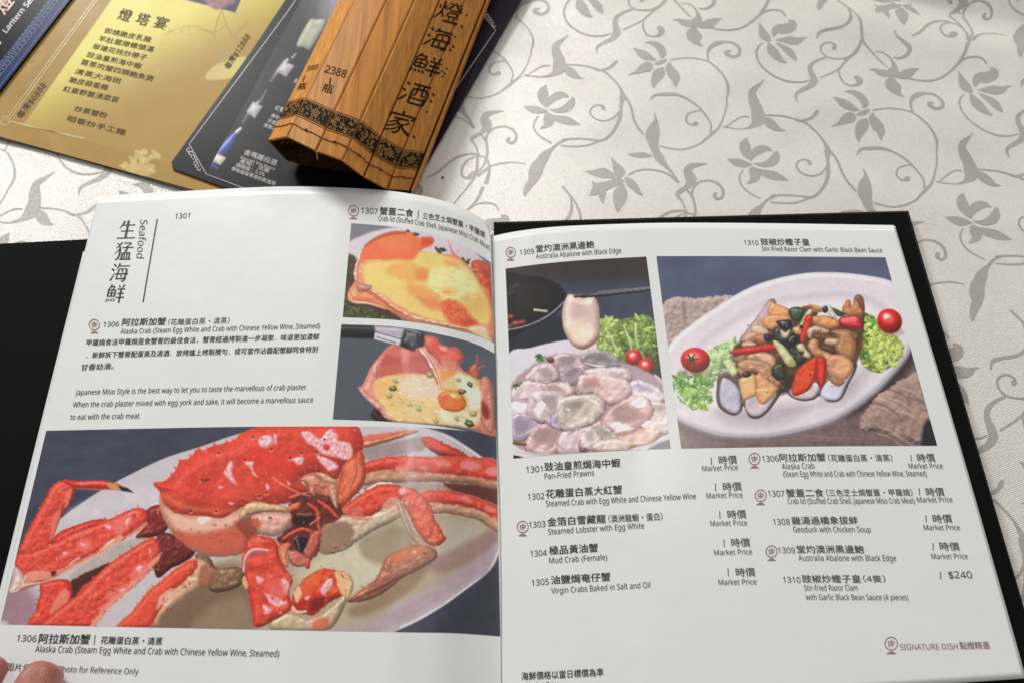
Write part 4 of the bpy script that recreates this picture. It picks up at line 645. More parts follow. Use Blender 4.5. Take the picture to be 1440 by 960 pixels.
    P([(850, 610), (880, 570), (960, 550), (1030, 580), (1075, 650), (1050, 710), (960, 725), (880, 690)], (226, 126, 62), R=6, bump=1.2, amb=.84, rim=.1); c.soft([(900, 560), (1000, 560), (1040, 610), (980, 620)], (240, 176, 96), 4, .8); c.soft([(950, 590), (1000, 595), (980, 615)], (254, 240, 210), 2.5, .9); c.soft([(860, 620), (920, 600), (900, 680)], (214, 100, 56), 4, .6)
    for x, y, r, d in ((495, 540, 32, 1), (465, 600, 28, 0), (515, 480, 26, 0), (1105, 508, 26, 1), (1042, 566, 30, 1), (1100, 815, 40, 1), (700, 700, 30, 0), (630, 665, 26, 0), (835, 798, 28, 0), (790, 430, 34, 0), (1015, 470, 22, 0), (1000, 780, 24, 0), (1130, 740, 34, 0)):
        c.oval(x, y, r, r*.72, c.rs.rand()*60, col=(84, 104, 60) if d else (150, 152, 90), spec=.3, wob=.2, rim=.3 if d else .05, alpha=.9 if d else .7, edge=1.2 if d else 3); c.oval(x+4, y-3, r*.35, r*.25, flat=True, col=(190, 200, 150), edge=1.4, alpha=.6)
    c.limb([(700, 210, 20), (770, 310, 22), (830, 420, 20), (870, 540, 14)], (214, 150, 128), spec=.5, bump=1, alpha=.45)
    for q, col in (([(710, 220, 4), (780, 320, 4), (840, 440, 4), (872, 560, 3)], (250, 236, 228)), ([(740, 230, 3), (820, 340, 3), (865, 440, 3), (880, 520, 2)], (246, 222, 210)), ([(690, 230, 3), (750, 320, 3), (820, 460, 3)], (150, 86, 70)), ([(720, 250, 8), (745, 270, 8)], (252, 246, 240)), ([(785, 340, 6), (800, 370, 6)], (252, 246, 240)), ([(830, 450, 5), (850, 500, 5)], (130, 84, 70))): c.limb(q, col, spec=0, bump=0, amb=1, alpha=.85)
    P([(590, 70), (700, 85), (742, 120), (735, 200), (690, 215), (660, 245), (560, 200), (555, 170)], (72, 74, 78), R=10, bump=.3, spec=.3, smooth=False); c.flat([(690, 90), (740, 115), (735, 200), (690, 205)], (40, 40, 44), edge=3); c.limb([(600, 75, 6), (700, 100, 7), (710, 125, 5)], (168, 170, 176), bump=0, spec=0, alpha=.85); c.limb([(650, 180, 4), (640, 210, 5)], (190, 190, 196), bump=0, spec=0, alpha=.8); c.flat([(560, 180), (660, 215), (655, 245), (556, 205)], (30, 30, 34), edge=3, alpha=.7)
    return c
# ================================================================ THE TABLE AND ITS CLOTH
def cloth_z(x, y):
    x = np.asarray(x, float); y = np.asarray(y, float)
    z = .0022*np.sin(9*x+5*y+1.)*np.sin(13*y-4*x)+.0013*np.sin(27*x+18*y)*np.sin(33*y+2+6*x)+.0005*np.sin(60*x-32*y+.6)*np.sin(70*y+9*x)
    # soft folds towards the far right corner: a shallow valley, then the cloth rises towards the far side
    d = (y-.457)+.30*(x-.33)
    ridge = .0035*np.exp(-((d+.04)/.018)**2)-.0025*np.exp(-((d+.002)/.014)**2)+.0022*np.exp(-((d+.115)/.022)**2)+.0014*np.exp(-((d+.19)/.016)**2)
    drop = .020*(1-np.exp(-(np.clip(d, 0, None)/.035)**1.6))+.002*np.sin(55*x+20*y)*np.clip(d/.02, 0, 1)
    k = np.clip((x-.02)/.22, 0, 1); k = k*k*(3-2*k)
    far = np.clip((y-.1)/.15, 0, 1)
    flat = np.clip((x+.05)/.1, 0, 1)*np.clip((y-.30)/.06, 0, 1)
    return z*(.25+.75*flat)*far+k*(ridge+drop)-.0012
gx = np.arange(-.62, .90, .004); gy = np.arange(-.22, 1.05, .004)
XX, YY = np.meshgrid(gx, gy, indexing='ij')
cloth = empty('tablecloth', (0, 0, 0), 'cream satin damask tablecloth with grey woven vines and flowers covering the table', 'tablecloth')
grid('cloth_sheet', np.stack([XX, YY, cloth_z(XX, YY)], -1), M_satin, cloth)
meta(slab('table_top', [(-.6, -.2, -.012), (.6, -.2, -.012), (.22, .45, -.012), (-.6, .66, -.012)], .03, M_wood, None, .003), kind='structure')
ZO = {'A': (640, 0, 6.4), 'B': (840, 0, 6.4), 'C': (1040, 0, 6.4), 'D': (1220, 0, 6.4), 'E': (590, 130, 5.333), 'F': (790, 130, 5.333), 'G': (990, 130, 5.333), 'H': (1200, 130, 5.333)}
STROKES = """B650,555,12 B780,540,12 B880,548,12 B985,575,12 B1060,630,14 B1130,705,14 B1175,800,18 B1165,900,12 G172,90,10 G150,180,10 G110,262,16 G60,310,22 G0,362,14 F1040,385,12 F960,418,12 F880,430,10 F800,418,10 F735,402,12
F665,62,8 F700,25,18 F770,20,26 F850,20,20 F940,50,12 F1030,110,12 F1090,180,12 F1122,240,10 F1115,300,10
F1045,135,10 F1000,140,10 F950,160,12 F932,205,14 F960,240,14 F990,240,24 F1010,230,36 F1025,228,16
B990,570,14 B985,510,16 B1010,450,30 B1070,412,38 B1150,398,18 B1220,410,20 B1270,460,24 B1265,515,26 B1210,540,26 B1160,515,34 B1155,492,30 B1195,485,20
B415,405,2 B480,405,36 B540,430,60 B580,480,60 B585,515,45 B565,540,10
B318,450,2 B370,480,50 B420,510,70 B480,540,45 B535,558,4
B275,680,2 B350,655,30 B410,625,75 B460,605,85 B495,595,30
B590,618,14 B560,660,85 B530,710,75 B508,760,40 B508,805,4
B645,575,8 B645,620,60 B680,680,85 B705,720,60 B700,760,30 B708,795,3
B505,592,4 B550,580,32 B600,562,30 B622,548,4
A1000,578,12 A1150,590,12 A1250,615,12 A1345,648,14 B140,710,12 B195,775,16 B228,850,34 F455,40,40 F445,100,20 F437,180,24 F405,265,20 F350,330,16 F290,360,16 F200,350,10 F120,345,12 F0,350,12 E1100,352,14 E1050,370,16 E1000,410,20 E965,440,40 E935,475,66 E910,510,70 E882,550,85 E865,600,88 E850,650,60 E820,690,50 E795,740,30 E785,775,4
A1250,622,10 A1300,632,20 A1370,620,22 B130,600,24 B165,565,26 B175,552,10
F460,30,30 F495,65,16 F520,120,16 F535,190,16 F560,250,14 F590,290,14 F618,320,10
F290,360,12 F200,392,14 F110,402,14 F0,395,12 E1065,392,8
F435,140,10 F400,185,12 F350,212,12 F290,215,12 F235,190,12 F212,150,12 F235,110,12 F285,98,12 F310,115,24 F312,135,24
A1020,305,3 A980,340,20 A930,375,45 A905,410,55 A915,470,75 A935,530,85 A940,590,100 A925,630,90 A880,665,40 A800,690,12 A700,685,12 A620,672,14
A980,600,40 A1030,640,75 A1080,680,60 A1120,700,25 A1165,705,3
A860,588,12 A800,588,10 A730,620,10 A640,680,10
G325,332,3 G310,380,60 G312,430,70 G325,470,50 G335,502,8
G175,500,3 G240,522,50 G300,535,50 G365,542,5
G350,515,8 G375,460,45 G420,425,60 G470,415,45 G515,435,10
G375,530,4 G440,540,35 G500,525,55 G535,490,55 G548,450,30 G545,430,4
G400,570,4 G450,600,50 G520,620,65 G580,640,40 G638,655,4
G355,560,30 G382,600,75 G383,635,60 G360,660,30 G325,680,4
G295,580,10 G268,630,12 G285,690,12 G340,745,12 G428,792,10
F692,160,5 F705,210,22 F690,270,70 F680,330,90 F688,380,65 F705,440,50 F735,490,60 F780,545,30 F830,600,16 F880,670,14
F495,460,3 F560,465,36 F620,465,36 F680,475,10
E632,130,3 E570,135,25 E510,150,45 E485,180,50 E500,220,70 E500,255,60 E460,290,30 E410,320,32 E392,345,22 E420,390,14 E435,440,12 E432,500,18 E430,570,22 E405,640,18 E350,715,12 E255,828,10
D870,420,20 D850,520,16 D800,590,14 D720,660,14 D640,705,14 D550,722,16 D450,718,12 D370,705,10
D885,400,26 D885,330,20 D870,270,14 D840,225,16 D800,195,14 D740,190,12 D680,215,14 D650,270,14 D665,330,16 D710,355,18 D745,340,44 D775,315,40 D785,300,10
D760,175,10 D700,170,14 D620,180,16 D540,225,18 D460,310,18 D380,352,6
E430,600,10 E480,540,16 E505,460,18 E505,390,18 E490,340,18 E460,305,12
E495,345,14 E510,300,14 E560,255,12 E630,243,12 E695,265,18 E725,310,18 E715,355,18 E680,370,20 E660,350,26 E675,325,20
E435,625,16 E480,585,24 E540,545,16 E620,522,14 E710,517,12 E800,530,6
F500,612,12 F570,580,12 F650,573,12 F740,585,12 F820,620,12 F870,670,12
F375,480,4 F400,530,35 F430,580,75 F445,620,60 F455,630,10
F175,583,3 F240,595,40 F310,598,80 F370,615,50 F398,635,10
F452,645,30 F440,655,55 F400,670,60 F340,690,60 F290,710,80 F250,735,60 F210,765,6
F228,660,3 F255,690,30 F285,705,50 F310,710,40
F300,710,60 F305,780,40 F312,832,5
F465,685,8 F445,740,90 F435,800,85 F425,850,50 F420,900,4
F475,632,10 F510,665,60 F550,705,50 F580,740,30 F608,768,6
D820,570,12 D880,545,12 D960,540,12 D1020,560,12 D1055,598,10
C172,215,3 C195,270,40 C220,330,75 C255,365,50 C280,380,8
C300,340,10 C320,290,55 C350,270,80 C400,270,85 C450,255,80 C465,225,60 C435,200,8
C320,365,4 C400,368,50 C460,370,75 C520,370,60 C570,350,20 C610,345,5
C320,390,4 C380,425,40 C440,470,65 C475,515,50 C508,562,6
C255,395,10 C290,470,80 C330,525,70 C375,565,40 C415,585,10
C205,400,8 C160,440,14 C142,510,16 C170,600,14 C250,680,14 C350,735,14 C450,762,16 C550,762,14 C612,745,10
C780,515,16 C700,545,22 C640,590,30 C632,640,36 C650,700,50 C660,750,56 C620,800,40 C540,840,30 C500,870,24 C500,905,14 C512,940,4
C1090,370,14 C1070,430,22 C1020,490,24 C950,522,16 C870,525,12 C790,510,12 C740,470,12 C732,420,14 C770,390,12 C820,388,12 C860,410,16 C850,435,30 C835,445,10
C1015,495,18 C960,545,16 C900,615,16 C830,660,14 C715,715,12
C890,625,10 C900,700,14 C940,765,14 C1000,787,14 C1060,770,30 C1072,730,50 C1045,700,40 C1035,690,10
C880,0,14 C950,60,16 C1020,130,14 C1070,220,18 C1090,340,20 C1110,390,16 C1180,460,14 C1250,530,14 C1330,605,10
C965,80,10 C985,150,18 C975,215,22 C930,260,20 C850,280,20 C760,290,22 C710,310,22 C692,355,6
D60,470,8 D130,475,12 D190,510,14 D230,560,20 D245,610,50 D230,650,80
D12,628,3 D70,630,30 D120,655,60 D190,665,60 D240,660,60
D240,660,60 D310,680,60 D360,660,75 D400,640,50 D430,625,25 D465,620,8
D225,700,30 D215,750,90 D240,800,105 D270,850,45 D325,885,4
D225,300,6 D250,350,14 D310,395,24 D365,440,30 D360,490,24 D300,525,20 D230,520,8"""
L1 = np.array([.1402, -.0466]); L2A = np.array([.0845, .2112]); L2B = np.array([.0762, .2173])
pv, pf = [], []
def add_stroke(c, w, offs):
    # c: centre line on the table, w: widths; every stroke is a band with a few strips across
    n = len(c); t = np.gradient(c, axis=0); t /= np.linalg.norm(t, axis=1)[:, None]+1e-12; nn = np.stack([-t[:, 1], t[:, 0]], -1)
    m = 2 if w.max() < .0035 else (3 if w.max() < .007 else 5)
    for o in offs:
        b = len(pv_n[0:1]) and pv_n[0]
        k = np.linspace(-.5, .5, m)
        P = c[:, None]+o+nn[:, None]*(w[:, None, None]*k[None, :, None])
        z = cloth_z(P[..., 0], P[..., 1])+.00009+(len(pv) % 61)*.0000022
        pv.append(np.concatenate([P, z[..., None]], -1).reshape(-1, 3))
        pf.append(grid_faces(n, m)+b); pv_n[0] += n*m
pv_n = [0]
shifts = []
for r in (-2, -1, 0, 1, 2):
    for q in range(-9, 10):
        s = q*L1+(r*L2A if r > 0 else r*L2B); shifts.append(s)
for line in STROKES.split('\n'):
    q = []
    for tok in line.split():
        ox, oy, sc = ZO[tok[0]]; x, y, w = (float(v) for v in tok[1:].split(','))
        px, py = ox+x/sc, oy+y/sc; p = pix(px, py, 0.)[:2]
        ppm = F/math.sqrt(p[0]**2+p[1]**2+CH**2)*1.0
        q.append((p[0], p[1], w/sc/ppm*1.12))
    q = catmull(q, False, 4); c = q[:, :2]; w = np.clip(q[:, 2], .0003, None); mid = c.mean(0)
    offs = [s for s in shifts if -.5 < (mid+s)[0] < .62 and -.12 < (mid+s)[1] < .72]
    add_stroke(c, w, offs)
pat = obj('woven_pattern', np.concatenate(pv), np.concatenate(pf), M_weave, cloth, True)
meta(pat, 'grey woven vines, curling tendrils and five petalled flowers', kind='stuff')
me = pat.data; fl = np.zeros(len(me.polygons)*3); me.polygons.foreach_get('normal', fl)
me.flip_normals() if fl[2::3].mean() < 0 else None
# a crumb on the cloth
cr = pix(622, 249, 0)
bm = bmesh.new(); bmesh.ops.create_icosphere(bm, subdivisions=2, radius=.0009)
for v in bm.verts: v.co *= 1+.3*random.uniform(-1, 1)
me = bpy.data.meshes.new('crumb'); bm.to_mesh(me); bm.free(); me.materials.append(plain('dark_crumb', (70, 58, 48), .8))
o = bpy.data.objects.new('crumb', me); COL.objects.link(o); o.location = (cr[0], cr[1], float(cloth_z(cr[0], cr[1]))+.0007)
meta(o, 'tiny dark crumb lying on the bare cloth just right of the scroll', 'crumb')

# ================================================================ LETTERING
VP = np.array([663., -1957.])                    # where the upright edges of the open book meet
def up_at(p, vec=None):
    if vec is not None: return np.array(vec, float)/np.hypot(*vec)
    d = VP-np.asarray(p, float); return d/np.linalg.norm(d)
_glyph = {}
def sans(t):
    """the plain sans-serif letters and figures of the built-in font"""
    out = ''
    for ch in t:
        o = ord(ch)
        out += chr(0x1D5A0+o-65) if 65 <= o <= 90 else chr(0x1D5BA+o-97) if 97 <= o <= 122 else chr(0x1D7E2+o-48) if 48 <= o <= 57 else ch
    return out
def glyphs(txt):
    key = txt
    if key in _glyph: return _glyph[key]
    c = bpy.data.curves.new('t', 'FONT'); c.body = sans(txt); c.size = 1; c.resolution_u = 3; c.fill_mode = 'FRONT'
    o = bpy.data.objects.new('t', c); COL.objects.link(o); dg = bpy.context.evaluated_depsgraph_get(); dg.update()
    me = bpy.data.meshes.new_from_object(o.evaluated_get(dg)); V = np.zeros(len(me.vertices)*3); me.vertices.foreach_get('co', V)
    V = V.reshape(-1, 3)[:, :2]; Fs = [tuple(p.vertices) for p in me.polygons]
    bpy.data.objects.remove(o); bpy.data.curves.remove(c); bpy.data.meshes.remove(me)
    _glyph[key] = (V, Fs); return V, Fs
def text(name, txt, path, em, surf, mat, parent, bold=0., up=None, kind=None):
    """lettering along a photo path, em pixels high, laid on surf(px, py)"""
    V, Fs = glyphs(txt)
    if len(V) == 0: return None
    if any(ord(ch) > 0x2E80 for ch in txt): V = V+np.array([0, .085])      # these characters hang below their base line
    path = np.array(path, float)
    if len(path) > 2: path = catmull(path, False, 8)
    seg = np.r_[0, np.cumsum(np.hypot(*np.diff(path, axis=0).T))]; L = seg[-1]
    x0, x1 = V[:, 0].min(), V[:, 0].max(); s = (V[:, 0]-x0)/(x1-x0)*L
    bx = np.interp(s, seg, path[:, 0]); by = np.interp(s, seg, path[:, 1])
    u = up_at(path.mean(0), up)
    P = surf(bx+V[:, 1]*em*u[0], by+V[:, 1]*em*u[1])
    if bold > 0:        # heavier lettering: the same outlines again, a hair to either side and above
        n0 = len(P); F0 = list(Fs); k = bold*em*1.1; Ps = [P]; Fs = list(F0)
        for q, (dx, dy) in enumerate(((k, 0), (-k, 0), (0, k*.8))):
            Ps.append(surf(bx+dx+V[:, 1]*em*u[0], by+dy+V[:, 1]*em*u[1])+np.array([0, 0, .000012*(q+1)])); Fs += [tuple(i+n0*(q+1) for i in f) for f in F0]
        P = np.concatenate(Ps)
    o = obj(name, P, Fs, mat, parent)
    if len(o.data.polygons) and o.data.polygons[0].normal.z < 0: o.data.flip_normals()
    return o
def outline(name, pts, surf, mat, parent, width=1.2, closed=False):
    """a drawn line: photo points, width in pixels"""
    p = np.array(pts, float); q = []
    n = len(p); rng = range(n if closed else n-1)
    for i in rng:
        a, b = p[i], p[(i+1) % n]; k = max(2, int(np.hypot(*(b-a))/8))
        for j in range(k): q.append(a+(b-a)*j/k)
    q.append(p[0] if closed else p[-1]); q = np.array(q)
    t = np.gradient(q, axis=0)
    if closed: t[0] = t[-1] = q[1]-q[-2]
    t /= np.linalg.norm(t, axis=1)[:, None]+1e-9; nn = np.stack([-t[:, 1], t[:, 0]], -1)*width/2
    V = surf(np.r_[q[:, 0]+nn[:, 0], q[:, 0]-nn[:, 0]], np.r_[q[:, 1]+nn[:, 1], q[:, 1]-nn[:, 1]]); m = len(q)
    o = obj(name, V, [(i, i+1, i+1+m, i+m) for i in range(m-1)], mat, parent)
    if o.data.polygons[0].normal.z < 0: o.data.flip_normals()
    return o
def coons(top, bottom, left, right, nu, nv):
    """a four-sided patch between photo curves, returns px, py arrays"""
    def samp(c, n):
        c = np.array(c, float)
        if len(c) > 2: c = catmull(c, False, 10)
        s = np.r_[0, np.cumsum(np.hypot(*np.diff(c, axis=0).T))]; t = np.linspace(0, s[-1], n)
        return np.stack([np.interp(t, s, c[:, 0]), np.interp(t, s, c[:, 1])], -1)
    T = samp(top, nu); B = samp(bottom, nu); Lf = samp(left, nv); Rt = samp(right, nv)
    u = np.linspace(0, 1, nu)[:, None, None]; v = np.linspace(0, 1, nv)[None, :, None]
    Q = (1-v)*T[:, None]+v*B[:, None]+(1-u)*Lf[None]+u*Rt[None]-((1-u)*(1-v)*T[0]+u*(1-v)*T[-1]+(1-u)*v*B[0]+u*v*B[-1])
    return Q[..., 0], Q[..., 1]
def bilerp(C, px, py):
    i = np.clip((px-C.x0)*C.ss, 0, C.w-1.001); j = np.clip((py-C.y0)*C.ss, 0, C.h-1.001)
    i0 = i.astype(int); j0 = j.astype(int); a = (i-i0)[..., None]; b = (j-j0)[..., None]; A = C.C
    return (A[j0, i0]*(1-a)+A[j0, i0+1]*a)*(1-b)+(A[j0+1, i0]*(1-a)+A[j0+1, i0+1]*a)*b
def printed(name, C, patch, surf, mat, parent, white=(208, 209, 206), dens=1.0, label=None):
    top, bottom, left, right = patch
    nu = int(max(np.hypot(*(np.array(top[-1])-top[0])), np.hypot(*(np.array(bottom[-1])-bottom[0])))*dens)
    nv = int(max(np.hypot(*(np.array(left[-1])-left[0])), np.hypot(*(np.array(right[-1])-right[0])))*dens)
    px, py = coons(top, bottom, left, right, nu, nv)
    lin = srgb(255*(np.clip(bilerp(C, px, py), 0, 255)/255)**1.16*1.03)/srgb(white)*.735
    o = grid(name, surf(px, py), mat, parent, np.clip(lin, .004, .9))
    if o.data.polygons[0].normal.z < 0: o.data.flip_normals()
    if label: o['label'] = label
    return o

# ================================================================ THE OPEN MENU BOOK
def profile(xs, zs):
    t = np.linspace(xs[0], xs[-1], 1200); z = np.interp(t, xs, zs); k = np.hanning(71); k /= k.sum()
    zp = np.convolve(np.pad(z, 35, 'edge'), k, 'valid'); return lambda x, y: np.interp(x, t, zp)+.00013*np.sin(70*np.asarray(x)+31*np.asarray(y)+xs[0]*9)*np.sin(54*np.asarray(y)-22*np.asarray(x))
ZL = profile([-.34, -.275, -.19, -.11, -.06, -.036, -.018, -.007, .002], [.010, .011, .019, .0245, .0235, .018, .0095, .0055, .005])
ZR = profile([-.010, .0, .012, .035, .07, .12, .2, .30], [.0055, .0065, .0085, .0112, .0128, .0126, .0100, .0085])
def surfL(o=0.): return lambda px, py: on(px, py, ZL, o)
def surfR(o=0.): return lambda px, py: on(px, py, ZR, o)
book = empty('menu_book', (0, .12, .0022), 'open seafood menu book with black cloth cover lying on the patterned tablecloth', 'menu')
def board(pts, z, name, label):
    P = [pix(x, y, z) for x, y in pts]
    o = slab(name, P, .0026, M_board, book, .0007); o['label'] = label; return o
rb = board([(694, 312), (1278, 296), (1462, 925), (1474, 1010), (712, 1022)], .0052, 'cover_board', 'black cloth cover board under the right page')
lb = board([(-190, 352), (122, 336), (686, 314), (706, 1022), (-330, 1040)], .0050, 'cover_board', 'black cloth cover board under the left page')
def edge_thread(a, b, z, n):
    a = np.array(a, float); b = np.array(b, float); V = []; Fs = []
    for i in range(n):
        t0, t1 = (i+.15)/n, (i+.8)/n; p, q = a+(b-a)*t0, a+(b-a)*t1; d = (b-a)/np.hypot(*(b-a)); w = np.array([-d[1], d[0]])*.8
        for s in (p+w, p-w, q-w, q+w): V.append(pix(s[0], s[1], z))
        Fs.append((4*i, 4*i+1, 4*i+2, 4*i+3))
    o = obj('edge_stitching', V, Fs, M_stitch, book); o['kind'] = 'stuff'
    if o.data.polygons[0].normal.z < 0: o.data.flip_normals()
edge_thread((697, 314.5), (1275, 298.5), .0054, 110); edge_thread((1276, 300), (1440, 856), .0054, 120)
SEAM = [(690, 330), (694, 440), (699, 616), (704, 760), (706, 960), (706, 1003)]
LT = [(138, 276), (270, 268.5), (400, 262.5), (515, 266), (579, 273), (627, 284), (665, 300), (684, 314), (690, 330)]
def page(name, top, bottom, left, right, surf, mat, n=(260, 70), label=None):
    px, py = coons(top, bottom, left, right, *n); P = surf(px, py)
    o = grid(name, P, mat, book)
    if o.data.polygons[0].normal.z < 0: o.data.flip_normals()
    s = o.modifiers.new('thickness', 'SOLIDIFY'); s.thickness = .00018; s.offset = -1
    if label: o['label'] = label
    return o
EL = [(138, 276), (54, 620), (0, 858), (-38, 1012)]
pageL = page('page', LT, [(-38, 1012), (300, 1016), (600, 1010), (706, 1003)], EL, SEAM, surfL(), M_paper, label='left page with the seafood heading and the large crab picture')
page('page_below', [(117, 354), (400, 345), (600, 350), (688, 400)], [(-46, 1014), (300, 1018), (600, 1012), (706, 1005)], [(117, 354), (46, 640), (-46, 1014)], [(688, 400), (699, 616), (706, 1005)], surfL(-.0011), M_paper, (160, 30))
RT = [(690.5, 333), (727, 325.5), (784, 319), (877, 315), (960, 313.5), (1100, 314.5), (1257, 317)]
SEAMR = [(690.5, 333), (694.5, 440), (699.5, 616), (704.5, 760), (706.5, 1003)]
ER = [(1257, 317), (1347, 620), (1440, 952)]
pageR = page('page', RT, [(706.5, 1003), (900, 985), (1200, 968), (1440, 952)], SEAMR, ER, surfR(), M_paper, label='right page with two dish pictures and the price list')
for k in range(3):      # the sheets under the right page, each a little larger at the free edges
    d = .0009*(k+1)
    page('page_below', [(691, 334.5), (784, 320.5), (877, 316.5), (1100, 316), (1257.5+.5*k, 318)], [(706, 1004), (900, 986), (1200, 969), (1441+k, 953)],
         [(691, 334.5), (699.5, 616), (706, 1004)], [(1257.5+.5*k, 318), (1347.5+.5*k, 620), (1441+k, 953)], surfR(-d), M_paper, (120, 16))
SL, SR = surfL(.00022), surfR(.00022)
SLp, SRp = surfL(.0001), surfR(.0001)
# the printed pictures
printed('crab_picture', paint_crab().film(), ([(65, 605), (200, 602), (340, 599.5), (500, 599), (600, 601), (660, 606), (698, 613.5)], [(0, 877), (340, 884), (560, 888), (640, 889.5), (703.5, 894)],
        [(65, 605), (0, 877)], [(698, 613.5), (703.5, 894)]), SLp, M_print, pageL, dens=1.0, label='printed picture of a red king crab on an oval plate')
printed('crab_shell_picture', paint_lid().film(), ([(494, 314), (571, 321.5), (625, 335), (660, 350), (690, 369)], [(482, 446), (553, 449.5), (609, 457), (665, 470), (695, 482)],
        [(494, 314), (482, 446)], [(690, 369), (695, 482)]), SLp, M_print, pageL, dens=1.2, label='printed picture of a stuffed crab shell with baked cheese')
printed('crab_egg_picture', paint_egg().film(), ([(480, 456), (552, 459), (609, 468), (665, 482), (696, 497)], [(468, 589), (534, 591.5), (609, 597.5), (665, 607), (698.5, 617)],
        [(480, 456), (468, 589)], [(696, 497), (698.5, 617)]), SLp, M_print, pageL, dens=1.2, label='printed picture of sake poured on egg in a crab shell')
printed('abalone_picture', paint_abalone().film(), ([(711, 378), (760, 371.5), (820, 366), (909, 361)], [(722, 644), (780, 639), (850, 634), (943, 630)], [(711, 378), (722, 644)], [(909, 361), (943, 630)]),
        SRp, M_print, pageR, dens=1.1, label='printed picture of sliced abalone with chopsticks and lettuce')
printed('razor_clam_picture', paint_clam().film(), ([(923, 360.5), (1040, 360.5), (1245, 362)], [(958, 630), (1140, 627), (1318, 626)], [(923, 360.5), (958, 630)], [(1245, 362), (1318, 626)]),
        SRp, M_print, pageR, dens=1.1, label='printed picture of fried razor clams on a white plate')
# the lettering of the left page
def tl(n, t, a, b, em, bold=0., mat=None, **k): text(n, t, [a, b], em, SL, mat or M_ink, pageL, bold, **k)
def tr(n, t, a, b, em, bold=0., mat=None, **k): text(n, t, [a, b], em, SR, mat or M_ink, pageR, bold, **k)
HB = .018
tl('dish_number', '1306', (144.7, 459.7), (166.7, 459), 10); tl('dish_name', '阿拉斯加蟹', (171, 458.5), (232, 457), 11.8, .012)
tl('dish_name', '（花雕蛋白蒸・清蒸）', (235.5, 457.6), (322, 455), 10)
tl('dish_translation', 'Alaska Crab (Steam Egg White and Crab with Chinese Yellow Wine, Steamed)', (169, 469.5), (449.5, 461.5), 10.2)
tl('dish_story', '甲羅燒食法甲羅燒是食蟹膏的最佳食法．蟹膏經過烤製進一步凝聚．味道更加濃郁', (121, 486), (448, 477.5), 9.6, .008)
tl('dish_story', '．新鮮拆下蟹膏配蛋黃及清酒．放烤爐上烤製攪勻．或可當作沾醬配蟹腳同食特別', (121, 503.5), (446, 495), 9.8, .008)
tl('dish_story', '甘香幼滑。', (113, 520.5), (159, 518.6), 10, .008)
tl('dish_story', 'Japanese Miso Style is the best way to let you to taste the marvellous of crab plaster.', (105.5, 554.7), (431.4, 547), 10.6)
tl('dish_story', 'When the crab plaster mixed with egg york and sake, it will become a marvellous sauce', (102, 572), (439.7, 565), 10.8)
tl('dish_story', 'to eat with the crab meat.', (98, 589.5), (196.7, 587.5), 10.8)
tl('section_number', '1301', (245.5, 307.8), (266, 307), 10.5)
text('section_heading', 'Seafood', [(197.5, 309), (191.5, 363)], 14, SL, M_grey_ink, pageL, -.004, up=(1, .06))
outline('heading_rule', [(221, 308), (201, 425)], SL, M_ink, pageL, 1.6)
tl('dish_number', '1307', (507.5, 299.7), (531, 301.5), 11)
text('dish_name', '蟹蓋二食', [(533.7, 302), (557, 303.2), (581, 305.6)], 11.8, SL, M_ink, pageL, .012)
outline('dish_rule', [(588.5, 296), (587.5, 308)], SL, M_grey_ink, pageL, 1)
text('dish_name', '三色芝士焗蟹蓋・甲羅燒', [(594.5, 308), (620, 311.5), (650, 320), (682, 335)], 9.6, SL, M_ink, pageL, .008)
text('dish_translation', 'Crab lid (Stuffed Crab Shell, Japanese Miso Crab Meat)', [(532, 310.6), (560, 312.5), (590, 317), (635, 326.7), (665, 338), (689, 352.5)], 9.8, SL, M_ink, pageL)
tl('dish_number', '1306', (22.7, 900.8), (50.5, 901.7), 13); tl('dish_name', '阿拉斯加蟹', (53.4, 904), (125, 905), 15.5, .012)
outline('dish_rule', [(134, 892), (132, 906)], SL, M_grey_ink, pageL, 1)
tl('dish_name', '花雕蛋白蒸・清蒸', (141, 904.5), (227.5, 906.3), 12, .008)
tl('dish_translation', 'Alaska Crab (Steam Egg White and Crab with Chinese Yellow Wine, Steamed)', (49, 916), (392, 922.7), 13)
tl('picture_note', '*圖片僅供參考', (2, 942), (78, 946), 12.5, mat=M_grey_ink); tl('picture_note', 'Photo for Reference Only', (82, 944), (194, 947.5), 12, mat=M_grey_ink)
